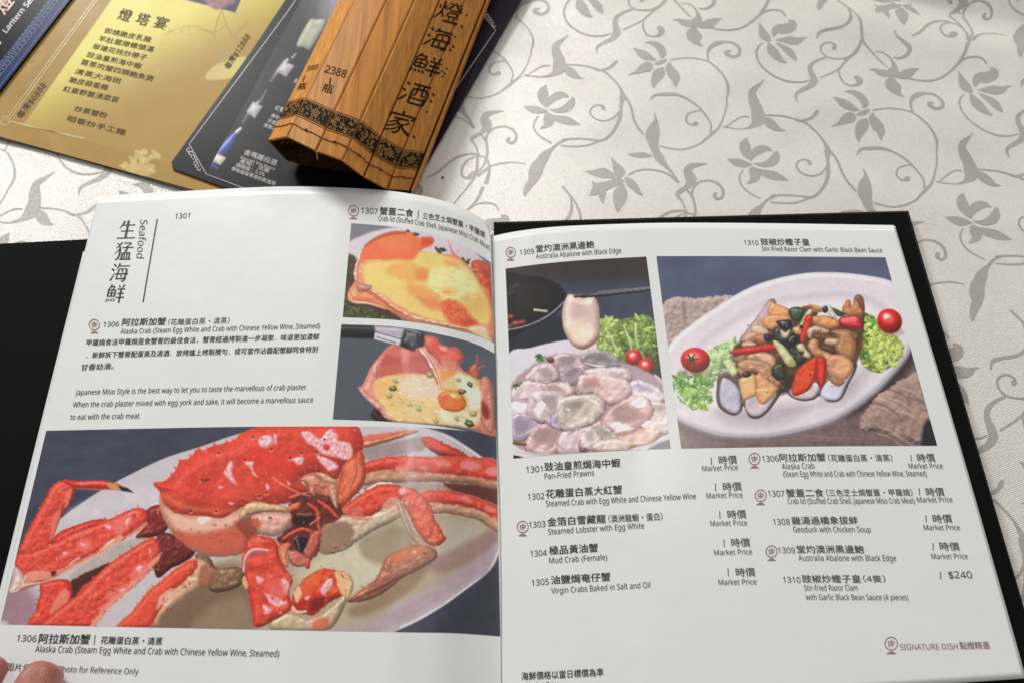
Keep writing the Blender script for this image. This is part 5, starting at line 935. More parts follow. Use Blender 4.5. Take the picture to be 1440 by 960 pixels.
# the heading in thick and thin brush strokes: 生猛海鮮
SERIF = {  # strokes on a 100 x 100 square, y down: (x, y, width) ...
 '生': ["30,6,12 24,22,9 8,44,2", "24,27,5 80,27,5 86,25,9", "18,57,5 76,57,5 83,55,9", "4,93,5 90,93,5 96,90,9", "50,4,12 50,93,12"],
 '猛': ["36,6,8 22,24,5 4,36,2", "8,10,4 24,22,7 32,50,10 28,84,9 18,95,5 12,88,2", "26,40,5 16,54,4 4,66,2", "46,10,5 84,10,5 78,18,5 66,27,4", "66,24,9 66,44,9 60,52,6 54,47,2", "40,33,5 92,33,5 97,31,8", "46,60,9 46,92,9", "46,60,5 86,60,5", "86,60,9 86,92,9", "59,62,7 59,92,7", "73,62,7 73,92,7", "36,93,5 98,93,6"],
 '海': ["10,8,4 20,15,10 23,21,4", "3,32,4 14,38,10 17,44,4", "6,93,8 14,76,7 24,54,2", "44,4,10 38,20,7 28,36,2", "40,18,5 90,18,5 95,16,8", "44,34,8 40,60,7 36,86,6", "44,33,5 86,33,5", "86,34,9 84,62,9 80,90,9 72,97,5 64,90,2", "26,58,5 97,58,6", "36,83,5 90,83,6", "58,38,3 65,46,8 66,52,4", "55,63,3 63,71,8 64,77,4"],
 '鮮': ["22,3,8 15,18,6 4,32,2", "18,14,5 38,14,5 32,24,5 28,28,4", "8,31,8 8,64,8", "8,31,5 46,31,5", "45,31,8 45,64,8", "8,47,4 45,47,4", "8,63,5 45,63,5", "27,31,7 27,63,7", "8,74,4 4,92,6", "17,75,4 19,88,7", "29,75,4 33,88,7", "40,73,4 48,88,8", "60,6,4 67,18,8", "90,4,8 84,14,6 78,22,3", "54,27,5 96,27,6", "57,49,5 93,49,6", "52,70,5 99,70,6", "75,27,9 75,98,9"],
}
SONG = SERIF
def brush(name, ch, cx, cy, w, h, surf, mat, parent, ex, ey, table=SONG, grow=1.):
    """a character of brush strokes, centred at cx, cy; ex and ey are its across and down directions in the photo"""
    ex = np.array(ex, float); ey = np.array(ey, float); V = []; Fs = []; n = 0
    for st in table[ch]:
        q = catmull([[float(v) for v in t.split(',')] for t in st.split()], False, 4)
        c = q[:, :2]; t = np.gradient(c, axis=0); t /= np.linalg.norm(t, axis=1)[:, None]+1e-9; nn = np.stack([-t[:, 1], t[:, 0]], -1)*q[:, 2:3]/2*grow
        for s in (c+nn, c-nn):
            V.append(np.array([cx, cy])+((s[:, :1]-50)/100*w)*ex+((s[:, 1:]-50)/100*h)*ey)
        m = len(c); Fs += [(n+i, n+i+1, n+i+1+m, n+i+m) for i in range(m-1)]; n += 2*m
    V = np.concatenate(V); P = surf(V[:, 0], V[:, 1]); up = np.random.RandomState(len(V)).rand(len(P))*0
    o = obj(name, P, Fs, mat, parent)
    bm = bmesh.new(); bm.from_mesh(o.data)
    for f in bm.faces:
        if f.normal.z < 0: f.normal_flip()
    bm.to_mesh(o.data); bm.free(); return o
for ch, x, y in (('生', 178.5, 323), ('猛', 173.5, 353), ('海', 168.3, 383), ('鮮', 162.7, 413)):
    brush('heading_character', ch, x, y, 26, 28, SL, M_ink, pageL, (1, -.02), (-.2, .98))
# the lettering of the right page
tr('dish_number', '1309', (731, 358.5), (751, 357), 10); tr('dish_name', '堂灼澳洲黑邊鮑', (753.7, 355.2), (835.5, 348.7), 11.2, .01)
tr('dish_translation', 'Australia Abalone with Black Edge', (753.7, 364), (873.7, 355.6), 9.6)
tr('dish_number', '1310', (1046.8, 344.5), (1067, 345), 9.5); tr('dish_name', '豉椒炒蟶子皇', (1070.5, 345), (1139, 345.5), 10.8, .01)
tr('dish_translation', 'Stir-fried Razor Clam with Garlic Black Bean Sauce', (1072, 352.9), (1241, 355.2), 8.8)
ROWS = [('1301', (740, 664), (763, 662.5), '豉油皇煎焗海中蝦', (766, 662.3), (872.5, 656.5), None, None, None, [('Pan-Fried Prawns', (766, 673), (835.6, 667.8))], (1000, 642, 652.6), (1011.6, 652.5), (1037, 651.4), (988, 661.8), (1038, 660)),
 ('1302', (742.5, 702), (765.5, 700.7), '花雕蛋白蒸大紅蟹', (768, 700.5), (875, 694), None, None, None, [('Steamed Crab with Egg White and Chinese Yellow Wine', (768, 711.4), (978.7, 700.7))], (1006, 678.4, 689.8), (1017.6, 690), (1043.5, 689), (994, 700), (1044.5, 698.6)),
 ('1303', (744, 741.5), (767, 740), '金箔白雪藏龍', (770, 740), (852, 735), '（澳洲龍蝦・蛋白）', (856, 734), (932, 730.5), [('Steamed Lobster with Egg White', (771, 751), (906, 742))], (1012, 717.4, 728), (1024, 729), (1050, 728), (999.6, 739), (1051, 738)),
 ('1304', (746, 782), (769, 780.4), '極品黃油蟹', (772.6, 780), (841, 775.8), None, None, None, [('Mud Crab (Female)', (772.6, 791.4), (854, 786.4))], (1018, 757, 768), (1029, 768.5), (1055.5, 768), (1005, 780), (1058, 778.6)),
 ('1305', (747.8, 823), (772, 821), '油鹽焗奄仔蟹', (775, 821.5), (858.6, 816.6), None, None, None, [('Virgin Crabs Baked in Salt and Oil', (775.4, 833.9), (914.6, 825.4))], (1023.7, 798, 809.5), (1035.7, 810), (1062.6, 809.5), (1011, 821.8), (1064, 820.8)),
 ('1306', (1072.5, 648.3), (1095.5, 648), '阿拉斯加蟹', (1097, 649), (1161.7, 648.3), '（花雕蛋白蒸・清蒸）', (1165.6, 648.3), (1255.6, 648), [('Alaska Crab', (1100, 659), (1146, 658)), ('(Steam Egg White and Crab with Chinese Yellow Wine, Steamed)', (1102, 669.6), (1303.7, 668.9))], (1281, 638.4, 647.6), (1291.3, 649), (1316, 648.7), (1278.6, 658), (1326.4, 658)),
 ('1307', (1080.6, 697), (1103.7, 697.5), '蟹蓋二食', (1106.5, 698.8), (1159, 698.3), '（三色芝士焗蟹蓋・甲羅燒）', (1162.8, 697), (1284, 696.5), [('Crab lid (Stuffed Crab Shell, Japanese Miso Crab Meat)', (1108.6, 707.8), (1287, 707))], (1292.7, 685.5, 695.4), (1303.7, 697), (1329, 696.6), (1290.6, 705.7), (1340, 705.3)),
 ('1308', (1087.7, 736.9), (1111.4, 737.2), '雞湯過橋象拔蚌', (1114.3, 737.6), (1207, 736.8), None, None, None, [('Geoduck with Chicken Soup', (1116, 747.5), (1225, 747.5))], (1302, 723.4, 733.3), (1313.3, 734.6), (1340, 734.2), (1300, 744.6), (1350.5, 744.6)),
 ('1309', (1094.8, 776.9), (1118.5, 777.2), '堂灼澳洲黑邊鮑', (1121.4, 777.7), (1215.6, 777.7), None, None, None, [('Australia Abalone with Black Edge', (1123.8, 787.5), (1261, 787.8))], (1312, 762.4, 773), (1322.9, 773.3), (1350.5, 773.6), (1310.8, 785), (1361.4, 785)),
 ('1310', (1101.9, 818.3), (1126.3, 818.7), '豉椒炒蟶子皇', (1128.8, 819.2), (1211.3, 819.2), '（4隻）', (1214.8, 817.6), (1246, 817.6), [('Stir-fried Razor Clam', (1131.6, 829.6), (1207, 829.6)), ('with Garlic Black Bean Sauce (4 pieces)', (1133.8, 842.7), (1277.9, 843))], (1322.5, 803, 813.7), None, None, None, None)]
for num, a, b, nm, c, d, ex, e, f, trs, bar, g, h, i, j in ROWS:
    left = a[0] < 900; mk = M_ink if left else M_grey_ink
    tr('dish_number', num, a, b, 11.8, mat=mk); tr('dish_name', nm, (c[0], c[1]-.7), (d[0], d[1]-.7), 13.2 if left else 12.4, .012 if left else .01, mat=mk)
    if ex: tr('dish_name', ex, e, f, 11.5 if left else 11, .004, mat=mk)
    for t, p, q in trs: tr('dish_translation', t, p, q, 11.4, mat=mk)
    outline('price_rule', [(bar[0], bar[1]), (bar[0]+.5, bar[2])], SR, M_grey_ink, pageR, 1)
    if g: tr('price_text', '時價', g, h, 13.4, .004, mat=M_grey_ink); tr('price_text', 'Market Price', i, j, 10.8, mat=M_grey_ink)
tr('price_text', '$240', (1334.9, 812), (1368, 812.3), 14, mat=M_grey_ink)
tr('price_note', '海鮮價格以當日標價為準', (733.6, 955.8), (848.7, 950), 12.4, .008); tr('price_note', 'Market Price', (740, 967), (786, 965), 11)
tr('signature_note', 'SIGNATURE DISH', (1266.5, 913), (1347.6, 912), 11.6, mat=M_brown_ink); tr('signature_note', '點燈精選', (1351, 912), (1392.6, 911.5), 11.6, .008, mat=M_brown_ink)
def badge(x, y, r, surf, parent):
    """the round lamp emblem beside signature dishes"""
    a = np.linspace(0, 2*math.pi, 25)[:-1]
    o1 = outline('emblem', [(x+r*math.cos(t), y+r*1.02*math.sin(t)) for t in a], surf, M_brown_ink, parent, 1.2, True)
    V = []; Fs = []; n = 0
    def seg(p, q, w):
        nonlocal n
        p = np.array(p, float)*r+np.array([x, y]); q = np.array(q, float)*r+np.array([x, y]); d = (q-p)/np.hypot(*(q-p)); k = np.array([-d[1], d[0]])*w/2
        for s in (p+k, p-k, q-k, q+k): V.append(s)
        Fs.append((n, n+1, n+2, n+3)); n += 4
    for p, q, w in (((0, -.62), (0, -.3), 1), ((-.5, -.3), (.5, -.3), 1), ((-.5, -.3), (-.42, .12), 1), ((.5, -.3), (.42, .12), 1), ((-.42, .12), (.42, .12), 1), ((-.15, -.1), (.2, -.1), .9), ((-.5, .5), (-.3, .3), 1), ((-.1, .52), (-.05, .3), 1), ((.25, .5), (.15, .3), 1),
                    ((0, 1.05), (0, 1.35), 1.2), ((-.45, 1.42), (.45, 1.42), 1.8), ((-.75, 1.58), (.75, 1.58), 1.4)): seg(p, q, w)
    V = np.array(V); o = obj('emblem', surf(V[:, 0], V[:, 1]), Fs, M_brown_ink, parent)
    if o.data.polygons[0].normal.z < 0: o.data.flip_normals()
    # ring and lamp are one printed mark
    bm = bmesh.new(); bm.from_mesh(o1.data); bm.from_mesh(o.data); bm.to_mesh(o1.data); bm.free(); bpy.data.objects.remove(o)
badge(132.5, 456.5, 7.2, SL, pageL); badge(497, 296.5, 7, SL, pageL)
for x, y, r in ((718, 355, 6.8), (735, 740, 7.8), (1061, 644.5, 7.8), (1069.7, 696, 7.8), (1085, 774.5, 7.8), (1253.4, 904, 8.8)): badge(x, y, r, SR, pageR)

# ================================================================ THE GOLD SET MENU CARD
def plane(z): return lambda px, py: pix(px, py, np.zeros(np.shape(px))+z)
M_black_card = plain('black_card_edge', (18, 15, 15), .6)
gold = empty('set_menu_card', (-.3, .4, 0), 'gold set menu card with a pale yellow panel of dark Chinese lines', 'menu card')
GZ = .0016
go = [(-260, 120), (0, 192), (102, 218.5), (274, 268), (344, 287), (560, -60), (60, -190)]
slab('backing_card', [pix(x, y+2.5, GZ-.0004) for x, y in go], .0008, M_black_card, gold)
def paint_gold():
    c = Print(-60, -40, 430, 300, seed=5); c.fill((164, 132, 66), 9, 50)
    for k in range(26): c.oval(c.rs.randint(-40, 400), c.rs.randint(-20, 290), 14+40*c.rs.rand(), 5+10*c.rs.rand(), c.rs.rand()*180, flat=True, col=(150, 118, 56) if k % 2 else (178, 148, 82), edge=12, alpha=.4, jag=4)
    # the pale panel, printed as a blend that ends in the gold ground
    P = c.T([(157, 0), (33.5, 175), (105, 191), (250, 232), (430, -30), (170, -40)])
    X, Y = c.X, c.Y; t = np.clip((176-.93*(Y-20)-.42*(X-100))/120, 0, 1); t = t*t*(3-2*t)
    m = (X > 157-(Y)*.7057+0)*(Y < 175+(X-33.5)*.27); k = (m*t)[..., None]; pale = np.array([222, 212, 118.])+(vnoise(X, Y, 40, 3)-.5)[..., None]*10
    c.C = c.C*(1-k)+pale*k; k2 = (m*(1-t)*.5)[..., None]; c.C = c.C*(1-k2)+np.array([176, 146, 78.])*k2
    # pale flower spray at the bottom, branch and jar at the right, inset picture at the top
    for x, y, a in ((195, 232, 0), (182, 238, 1), (205, 226, 2), (200, 215, 3), (212, 240, 4), (190, 222, 5), (215, 221, 6), (176, 232, 7)):
        for k in range(5): c.oval(x+c.rs.randn()*4, y+c.rs.randn()*4, 5.5, 2.6, c.rs.rand()*180, flat=True, col=(206, 188, 128), edge=1.5, alpha=.75)
    c.oval(195, 240, 18, 8, 12, flat=True, col=(202, 184, 122), edge=3, alpha=.8)
    for q in ([(312, 14, .8), (318, 35, .8), (330, 52, .7), (345, 64, .5)], [(312, 14, .8), (304, 36, .8), (302, 52, .6), (308, 68, .5)], [(318, 35, .6), (300, 46, .6), (268, 36, .5), (232, 48, .5)], [(330, 52, .5), (338, 42, .5), (350, 30, .4)], [(302, 52, .5), (290, 44, .5), (276, 42, .5)]):
        c.limb([(x, y, r) for x, y, r in q], (150, 138, 84), spec=0, bump=0, amb=1, alpha=.8)
    for k in range(30): c.oval(232+c.rs.rand()*60, 36+c.rs.rand()*14, 2.4, 1.2, c.rs.rand()*180, flat=True, col=(184, 174, 100), edge=1.5, alpha=.6)
    c.flat([(303, 92), (345, 80), (338, 106), (290, 112)], (222, 214, 150), edge=3, alpha=.7); c.oval(318, 80, 12, 9, flat=True, col=(170, 160, 106), edge=3, alpha=.6)
    c.flat([(256, -1), (331, 18), (343, -10), (262, -20)], (58, 66, 104), smooth=False); c.flat([(288, -8), (292, 8), (304, 13), (322, 8), (330, -6)], (150, 112, 118), edge=3, jag=3, var=.3, bsc=3)
    for k in range(10): c.oval(30+c.rs.rand()*30, 60+c.rs.rand()*40, 8, 3, c.rs.rand()*180, flat=True, col=(180, 152, 90), edge=3, alpha=.35)
    return c
# printed face: the same outline as the card, cut on a fine grid
def printed_poly(name, C, quad, surf, mat, parent, nu, nv, white=(208, 209, 206), label=None):
    a, b, c_, d = [np.array(q, float) for q in quad]     # near left, near right, far right, far left
    u = np.linspace(0, 1, nu)[:, None, None]; v = np.linspace(0, 1, nv)[None, :, None]
    Q = (1-v)*((1-u)*d+u*c_)+v*((1-u)*a+u*b); px, py = Q[..., 0], Q[..., 1]
    lin = srgb(np.clip(bilerp(C, px, py), 0, 255))/srgb(white)*.735
    o = grid(name, surf(px, py), mat, parent, np.clip(lin, .004, .9))
    if o.data.polygons[0].normal.z < 0: o.data.flip_normals()
    if label: o['label'] = label
    return o
M_foil = print_mat('gold_printed_card', .55, .2, .03)
face = printed_poly('printed_face', paint_gold(), [(-60, 176), (344, 287), (546, -60), (60, -185)], plane(GZ), M_foil, gold, 560, 300, white=(218, 220, 230), label='gold printed face with a pale yellow panel')
SG = plane(GZ+.0002)
M_gold_ink = plain('olive_ink', (78, 66, 36), .6, .2); M_pale_line = plain('pale_gold_line', (214, 196, 132), .4)
def tg(n, t, a, b, em, up, bold=.01, mat=None): text(n, t, [a, b], em, SG, mat or M_gold_ink, face, bold, up=up)
UPG = (.42, -.9)
for ch, x, y in (('燈', 164, 27), ('塔', 189, 33), ('宴', 214.5, 38)): tg('card_title', ch, (x, y), (x+17, y+4.5), 19, UPG, .014)
for t, a, b in (('即燒脆皮乳豬', (500, 160), (722, 206)), ('羊肚菌燉螺頭湯', (470, 197), (735, 253)), ('翠塘花枝炒帶子', (442, 236), (702, 292)), ('豉油皇煎海中蝦', (414, 275), (676, 334)), ('薑蔥肉蟹四頭鮑魚煲', (386, 311), (734, 395)),
                ('清蒸大海斑', (357, 356), (578, 406)), ('脆皮蒜香雞', (329, 397), (515, 437)), ('紅棗野菌浸菜苗', (300, 441), (566, 496)), ('炒蒸蟹粉', (354, 536), (510, 572)), ('稻香炒手工麵', (317, 582), (598, 654))):
    tg('dish_line', t, (a[0]/3.43, a[1]/3.43), (b[0]/3.43, b[1]/3.43), 9.2, UPG, .004)
tg('price_line', '每席$6888', (30, 168), (66, 121), 11, (-.8, -.6)); tg('price_line', '每席$12888', (322, 99), (353, 52), 10.5, (-.8, -.6))
for k, d in ((0, 0), (1, 4.2)):
    outline('border_line', [(137+d, -6), (9+d, 168+d*.3)], SG, M_pale_line, face, .9); outline('border_line', [(9+d, 169+d*.6), (60+d, 182+d*.3), (118, 196-d*.4)], SG, M_pale_line, face, .8)
outline('border_knot', [(3, 170), (8, 164), (13, 168), (12, 175), (5, 177), (0, 173)], SG, M_pale_line, face, 1, True)

# ================================================================ THE NAVY BOOKLET, TOP LEFT
navy = empty('navy_booklet', (-.38, .46, 0), 'navy booklet with a blue fretwork border at the far left', 'booklet')
M_navy = plain('dark_navy_card', (12, 14, 24), .3, .04, 0, noise=(300, .1)); M_blue = plain('blue_border', (20, 38, 90), .35, .06, 0, noise=(500, .2)); M_fret = plain('pale_blue_line', (60, 88, 136), .5)
M_silver = plain('silver_print', (196, 190, 186), .3, .6)
slab('cover', [pix(*p, .0034) for p in ((-200, 376), (0, 128), (99, 0), (175, -98), (-200, -150))], .0016, M_navy, navy, .0003)
SN = plane(.0036)
bv = [(0, 127), (98.3, 0), (174, -98), (146, -98), (71, 0), (0, 87), (-170, 300), (-200, 374)]
o = obj('border_band', [tuple(SN(np.array(x), np.array(y))) for x, y in bv], [tuple(range(8))], M_blue, navy)
if o.data.polygons[0].normal.z < 0: o.data.flip_normals()
SN2 = plane(.0038); V = []; Fs = []; d = np.array([98.3, -127])/160.6; w = np.array([-d[1], d[0]])*-1
fret = []
for k in range(-10, 40):       # square spirals of the fretwork, one after another along the band
    c0 = np.array([-13., 107.+8])+d*k*7.2
    for a, b in (((-2.8, -2.6), (2.6, -2.6)), ((2.6, -2.6), (2.6, 2.4)), ((2.6, 2.4), (-1.2, 2.4)), ((-1.2, 2.4), (-1.2, -.4)), ((-1.2, -.4), (1, -.4))):
        p = c0+d*a[0]+w*a[1]*2.2; q = c0+d*b[0]+w*b[1]*2.2; t = (q-p)/np.hypot(*(q-p)); n_ = np.array([-t[1], t[0]])*.45
        fret += [p+n_, p-n_, q-n_, q+n_]
fret = np.array(fret); o = obj('fretwork', SN2(fret[:, 0], fret[:, 1]), [(4*i, 4*i+1, 4*i+2, 4*i+3) for i in range(len(fret)//4)], M_fret, navy); o['kind'] = 'stuff'
if o.data.polygons[0].normal.z < 0: o.data.flip_normals()
outline('border_line', [(99-3, 0-2), (-3, 127-2)], SN2, M_fret, navy, .7); outline('border_line', [(73, 0), (0, 89)], SN2, M_fret, navy, .8)
text('booklet_title', 'Lantern Seafood', [(9, 47), (66, -22)], 10.5, SN, M_silver, navy, .0, up=(-.8, -.6)); text('booklet_title', '燈', [(7, 22), (22, 3)], 24, SN, plain('copper_print', (200, 140, 100), .35), navy, .012, up=(-.8, -.6))
text('booklet_title', '海', [(-3, 70), (3, 60)], 12, SN, M_silver, navy, 0, up=(-.8, -.6))

# ================================================================ THE BLACK WINE LIST
wine = empty('wine_list', (-.1, .4, 0), 'glossy black wine list with bottles lying under the bamboo scroll', 'menu card')
M_purple = plain('dark_plum_card', (24, 17, 34), .3, .15, .1, noise=(200, .06)); 
WZ = .0030
wo = [(243, 238), (534, 345), (736, -4), (770, -62), (470, -90), (241, 228)]
slab('card', [pix(x, y, WZ) for x, y in wo], .0012, M_purple, wine, .0003)
def paint_wine():
    c = Print(250, -60, 760, 350, seed=8); c.fill((13, 13, 16), 3, 60)
    def z(p): return [(240+q[0]/3.428, q[1]/3.428)+tuple(v/3.428 for v in q[2:]) for q in p]
    c.flat(z([(120, 600), (300, 620), (420, 700), (420, 760), (200, 740)]), (30, 30, 34), edge=12, alpha=.6)
    c.limb(z([(200, 785, 24), (232, 745, 26), (275, 695, 24), (300, 660, 14), (318, 640, 9)]), (62, 66, 150), spec=.35, bump=.2, amb=.6)
    c.limb(z([(318, 640, 10), (338, 622, 9)]), (150, 150, 156), spec=.4, bump=0)
    c.blob(z([(190, 772), (222, 740), (268, 762), (240, 798)]), (206, 202, 176), R=8, bump=.2, smooth=False, amb=.8); c.limb(z([(185, 795, 8), (225, 812, 8)]), (60, 60, 120), bump=0)
    c.limb(z([(352, 595, 14), (385, 545, 22), (425, 500, 20), (440, 480, 9), (462, 440, 8)]), (34, 34, 44), spec=.6, bump=0); c.blob(z([(365, 540), (398, 490), (444, 515), (405, 572)]), (176, 176, 180), R=7, bump=.2, smooth=False, amb=.8)
    c.limb(z([(490, 395, 22), (520, 355, 30), (560, 305, 28), (585, 285, 12), (605, 262, 8)]), (26, 26, 30), spec=.7, bump=0); c.blob(z([(508, 345), (545, 296), (597, 318), (556, 372)]), (172, 172, 178), R=8, bump=.2, smooth=False, amb=.8)
    c.blob(z([(606, 215), (668, 100), (700, 95), (742, 106), (676, 232), (640, 228)]), (150, 154, 130), R=6, spec=.15, bump=.4, amb=.8, var=.12)
    return c
wp = [(290, 244), (511, 324), (581, 211), (697, 44), (677, 20), (720, -52), (448, -52), (400, 23), (266, 203)]
face = printed_poly('printed_panel', paint_wine(), [(290, 244), (500, 322), (716, -50), (455, -58)], plane(WZ+.00015), print_mat('glossy_black_print', .35, .12, .5, .03), wine, 330, 420)
# the panel is a quadrilateral; its two cut corners carry silver corner work
SW = plane(WZ+.0003)
cv = np.array([(266, 203), (290, 244), (455, -58), (412, -14), (400, 2)], float)
o = obj('panel_margin', SW(cv[:, 0], cv[:, 1])-np.array([0, 0, .00012]), [(0, 1, 2, 3, 4)], plain('glossy_black_margin', (10, 10, 13), .35, .12, .5), wine)
if o.data.polygons[0].normal.z < 0: o.data.flip_normals()
outline('silver_line', [(440, -35), (400, 23), (266, 203), (290, 245), (400, 286)], SW, M_silver, wine, .8); outline('silver_line', [(678, 20), (697, 43), (581, 212), (540, 280)], SW, M_silver, wine, .8)
def filigree(cx, cy, ang, s):
    V = []; k = []
    for i in range(7):
        a = i/6-.5; bx, by = cx+math.cos(ang)*a*30*s, cy+math.sin(ang)*a*30*s
        pts = [(bx+(1.2+2.6*t)*s*math.cos(t*5+i), by+(1.2+2.2*t)*s*math.sin(t*5+i)) for t in np.linspace(0, 1, 10)]
        k.append(outline('corner_curl', pts, SW, M_silver, wine, 1.0))
    bm = bmesh.new()
    for q in k: bm.from_mesh(q.data)
    bm.to_mesh(k[0].data); bm.free(); k[0].name = 'corner_ornament'
    for q in k[1:]: bpy.data.objects.remove(q)
filigree(273, 225, 1.05, 1.); filigree(687, 26, .9, .9)
def tw(n, t, a, b, em): text(n, t, [(240+a[0]/3.428, a[1]/3.428), (240+b[0]/3.428, b[1]/3.428)], em, SW, M_silver, wine, .012, up=(.45, -.89))
tw('wine_name', '金瑪麗白酒', (350, 745), (505, 800), 9); tw('wine_note', 'Moscato Vino Bianco', (336, 765), (500, 822), 5.5); tw('wine_note', '產地：法國', (330, 785), (470, 834), 6.5)
tw('wine_note', '酒精度：5.5%', (310, 803), (450, 852), 6.5); tw('wine_note', '帶有甜蜜果香的氣泡酒', (290, 822), (500, 896), 6.5)
tw('wine_name', '紅葡萄酒', (500, 530), (580, 558), 8); tw('wine_note', '產地：智利', (482, 565), (570, 596), 6.5); tw('wine_note', '莎當妮乾白', (464, 590), (560, 622), 6.5); tw('wine_note', '果香清新口感', (446, 612), (560, 652), 6.5); tw('wine_name', '赤霞珠', (590, 400), (640, 418), 8)

# ================================================================ THE BAMBOO SCROLL
AX = np.array([.268, .963, 0.]); AX /= np.linalg.norm(AX); SX = np.array([AX[1], -AX[0], 0])
def bamboo(name, col):
    m, nt, p = nodes(name); tc = N(nt, 'ShaderNodeTexCoord'); mp = N(nt, 'ShaderNodeMapping')
    mp.inputs['Rotation'].default_value = (0, 0, math.atan2(AX[0], AX[1])); mp.inputs['Scale'].default_value = (420, 7, 420)
    oi = N(nt, 'ShaderNodeObjectInfo'); ad = N(nt, 'ShaderNodeVectorMath', operation='ADD'); nt.links.new(tc.outputs['Object'], mp.inputs[0])
    nt.links.new(mp.outputs[0], ad.inputs[0]); nt.links.new(oi.outputs['Random'], ad.inputs[1])
    n = N(nt, 'ShaderNodeTexNoise'); n.inputs['Scale'].default_value = 1; n.inputs['Detail'].default_value = 5; nt.links.new(ad.outputs[0], n.inputs['Vector'])
    cr = N(nt, 'ShaderNodeValToRGB'); cr.color_ramp.elements[0].position = .3; cr.color_ramp.elements[1].position = .72
    cr.color_ramp.elements[0].color = rgba([v*.84 for v in col]); cr.color_ramp.elements[1].color = rgba([min(v*1.08, 255) for v in col]); nt.links.new(n.outputs[0], cr.inputs[0])
    hv = N(nt, 'ShaderNodeHueSaturation'); mr = N(nt, 'ShaderNodeMapRange'); mr.inputs[3].default_value = .86; mr.inputs[4].default_value = 1.12; nt.links.new(oi.outputs['Random'], mr.inputs[0]); nt.links.new(mr.outputs[0], hv.inputs['Value'])
    nt.links.new(cr.outputs[0], hv.inputs['Color']); nt.links.new(hv.outputs[0], p.inputs['Base Color'])
    p.inputs['Roughness'].default_value = .6; p.inputs['Specular IOR Level'].default_value = .16; p.inputs['Coat Weight'].default_value = .03; p.inputs['Coat Roughness'].default_value = .35
    b = N(nt, 'ShaderNodeBump'); b.inputs['Strength'].default_value = .25; b.inputs['Distance'].default_value = .0003; nt.links.new(n.outputs[0], b.inputs['Height']); nt.links.new(b.outputs[0], p.inputs['Normal']); return m
M_bamboo = bamboo('varnished_bamboo', (196, 132, 60)); M_bamboo_shaded = bamboo('shade_darkened_bamboo', (84, 55, 31))  # second bamboo: shade inside and under the roll put into a darker colour
M_cord = plain('dark_red_cord', (92, 30, 22), .8); M_burnt = plain('burnt_black_print', (30, 22, 16), .7, .08); M_lace = plain('pale_bamboo_print', (160, 118, 66), .6, .1)
scroll = empty('bamboo_scroll', (-.06, .40, 0), 'rolled bamboo slip menu with black characters lying on the black wine list', 'bamboo menu')
TIPS = [((376, 197), .030), ((403, 191.5), .042), ((444, 211.5), .0455), ((482, 225), .0435), ((512, 248), .0345), ((545, 266), .0245), ((577, 268), .0130), ((584, 262), .0052)]
TP = np.array([pix(x, y, z) for (x, y), z in TIPS])
LEN = .36
def slat(p, q, mat, t0=0., length=LEN, th=.0016, name='slat', gap=.00042):
    """a bamboo slip between its two long edges p and q (near ends), running along the roll"""
    p = np.array(p, float); q = np.array(q, float); d = q-p; d -= AX*(d@AX); w = np.linalg.norm(d); d /= w; nrm = np.cross(d, AX)
    if nrm[2] < 0 and name == 'slat' and mat is M_bamboo: nrm = -nrm
    e = min(.0009, w*.12); prof = [(gap, -e*.7), (gap+e, 0), (w*.5, .00012), (w-gap-e, 0), (w-gap, -e*.7), (w-gap, -th), (gap, -th)]
    V = []
    for tt in (0, 1):
        for a, b in prof:
            s = a/w; base = p*(1-s)+q*s
            base = base-AX*(0)+nrm*b+AX*(t0+tt*length); V.append(base)
    n = len(prof); Fs = [(i, (i+1) % n, (i+1) % n+n, i+n) for i in range(n)]+[tuple(range(n-1, -1, -1)), tuple(range(n, 2*n))]
    o = obj(name, V, Fs, mat, scroll)
    bm = bmesh.new(); bm.from_mesh(o.data); bmesh.ops.recalc_face_normals(bm, faces=bm.faces); bm.to_mesh(o.data); bm.free(); return o, nrm
NRM = []
for i in range(len(TP)-1):
    o, n_ = slat(TP[i], TP[i+1], M_bamboo); NRM.append(n_)
def sz(p): return np.array([p@SX, p[2]])
# lower side of the outer turn and the inner turns, as a flat spiral of slips in the cross-section
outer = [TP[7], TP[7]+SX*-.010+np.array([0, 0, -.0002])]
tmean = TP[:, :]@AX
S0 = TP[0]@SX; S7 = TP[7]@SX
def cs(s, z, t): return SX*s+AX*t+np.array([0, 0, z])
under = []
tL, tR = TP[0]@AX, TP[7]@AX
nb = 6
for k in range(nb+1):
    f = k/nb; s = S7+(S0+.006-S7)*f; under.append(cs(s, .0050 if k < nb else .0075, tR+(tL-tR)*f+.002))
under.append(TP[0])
for a, b in zip(under[:-1], under[1:]): slat(a, b, M_bamboo_shaded, name='inner_slat', th=.0014)
ss_ = [p@SX for p in TP]; zz_ = [p[2] for p in TP]
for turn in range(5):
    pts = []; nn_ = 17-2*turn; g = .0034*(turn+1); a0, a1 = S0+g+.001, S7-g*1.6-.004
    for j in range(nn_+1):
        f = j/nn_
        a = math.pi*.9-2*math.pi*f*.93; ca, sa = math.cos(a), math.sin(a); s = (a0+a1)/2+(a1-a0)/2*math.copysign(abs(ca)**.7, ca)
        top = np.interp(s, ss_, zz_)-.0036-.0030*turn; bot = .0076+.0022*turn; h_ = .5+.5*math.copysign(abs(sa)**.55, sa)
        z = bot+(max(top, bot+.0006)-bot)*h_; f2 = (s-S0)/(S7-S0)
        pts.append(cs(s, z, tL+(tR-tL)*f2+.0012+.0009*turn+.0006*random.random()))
    for j in range(nn_): slat(pts[j], pts[j+1], M_bamboo_shaded, name='inner_slat', th=.0012, length=.3)
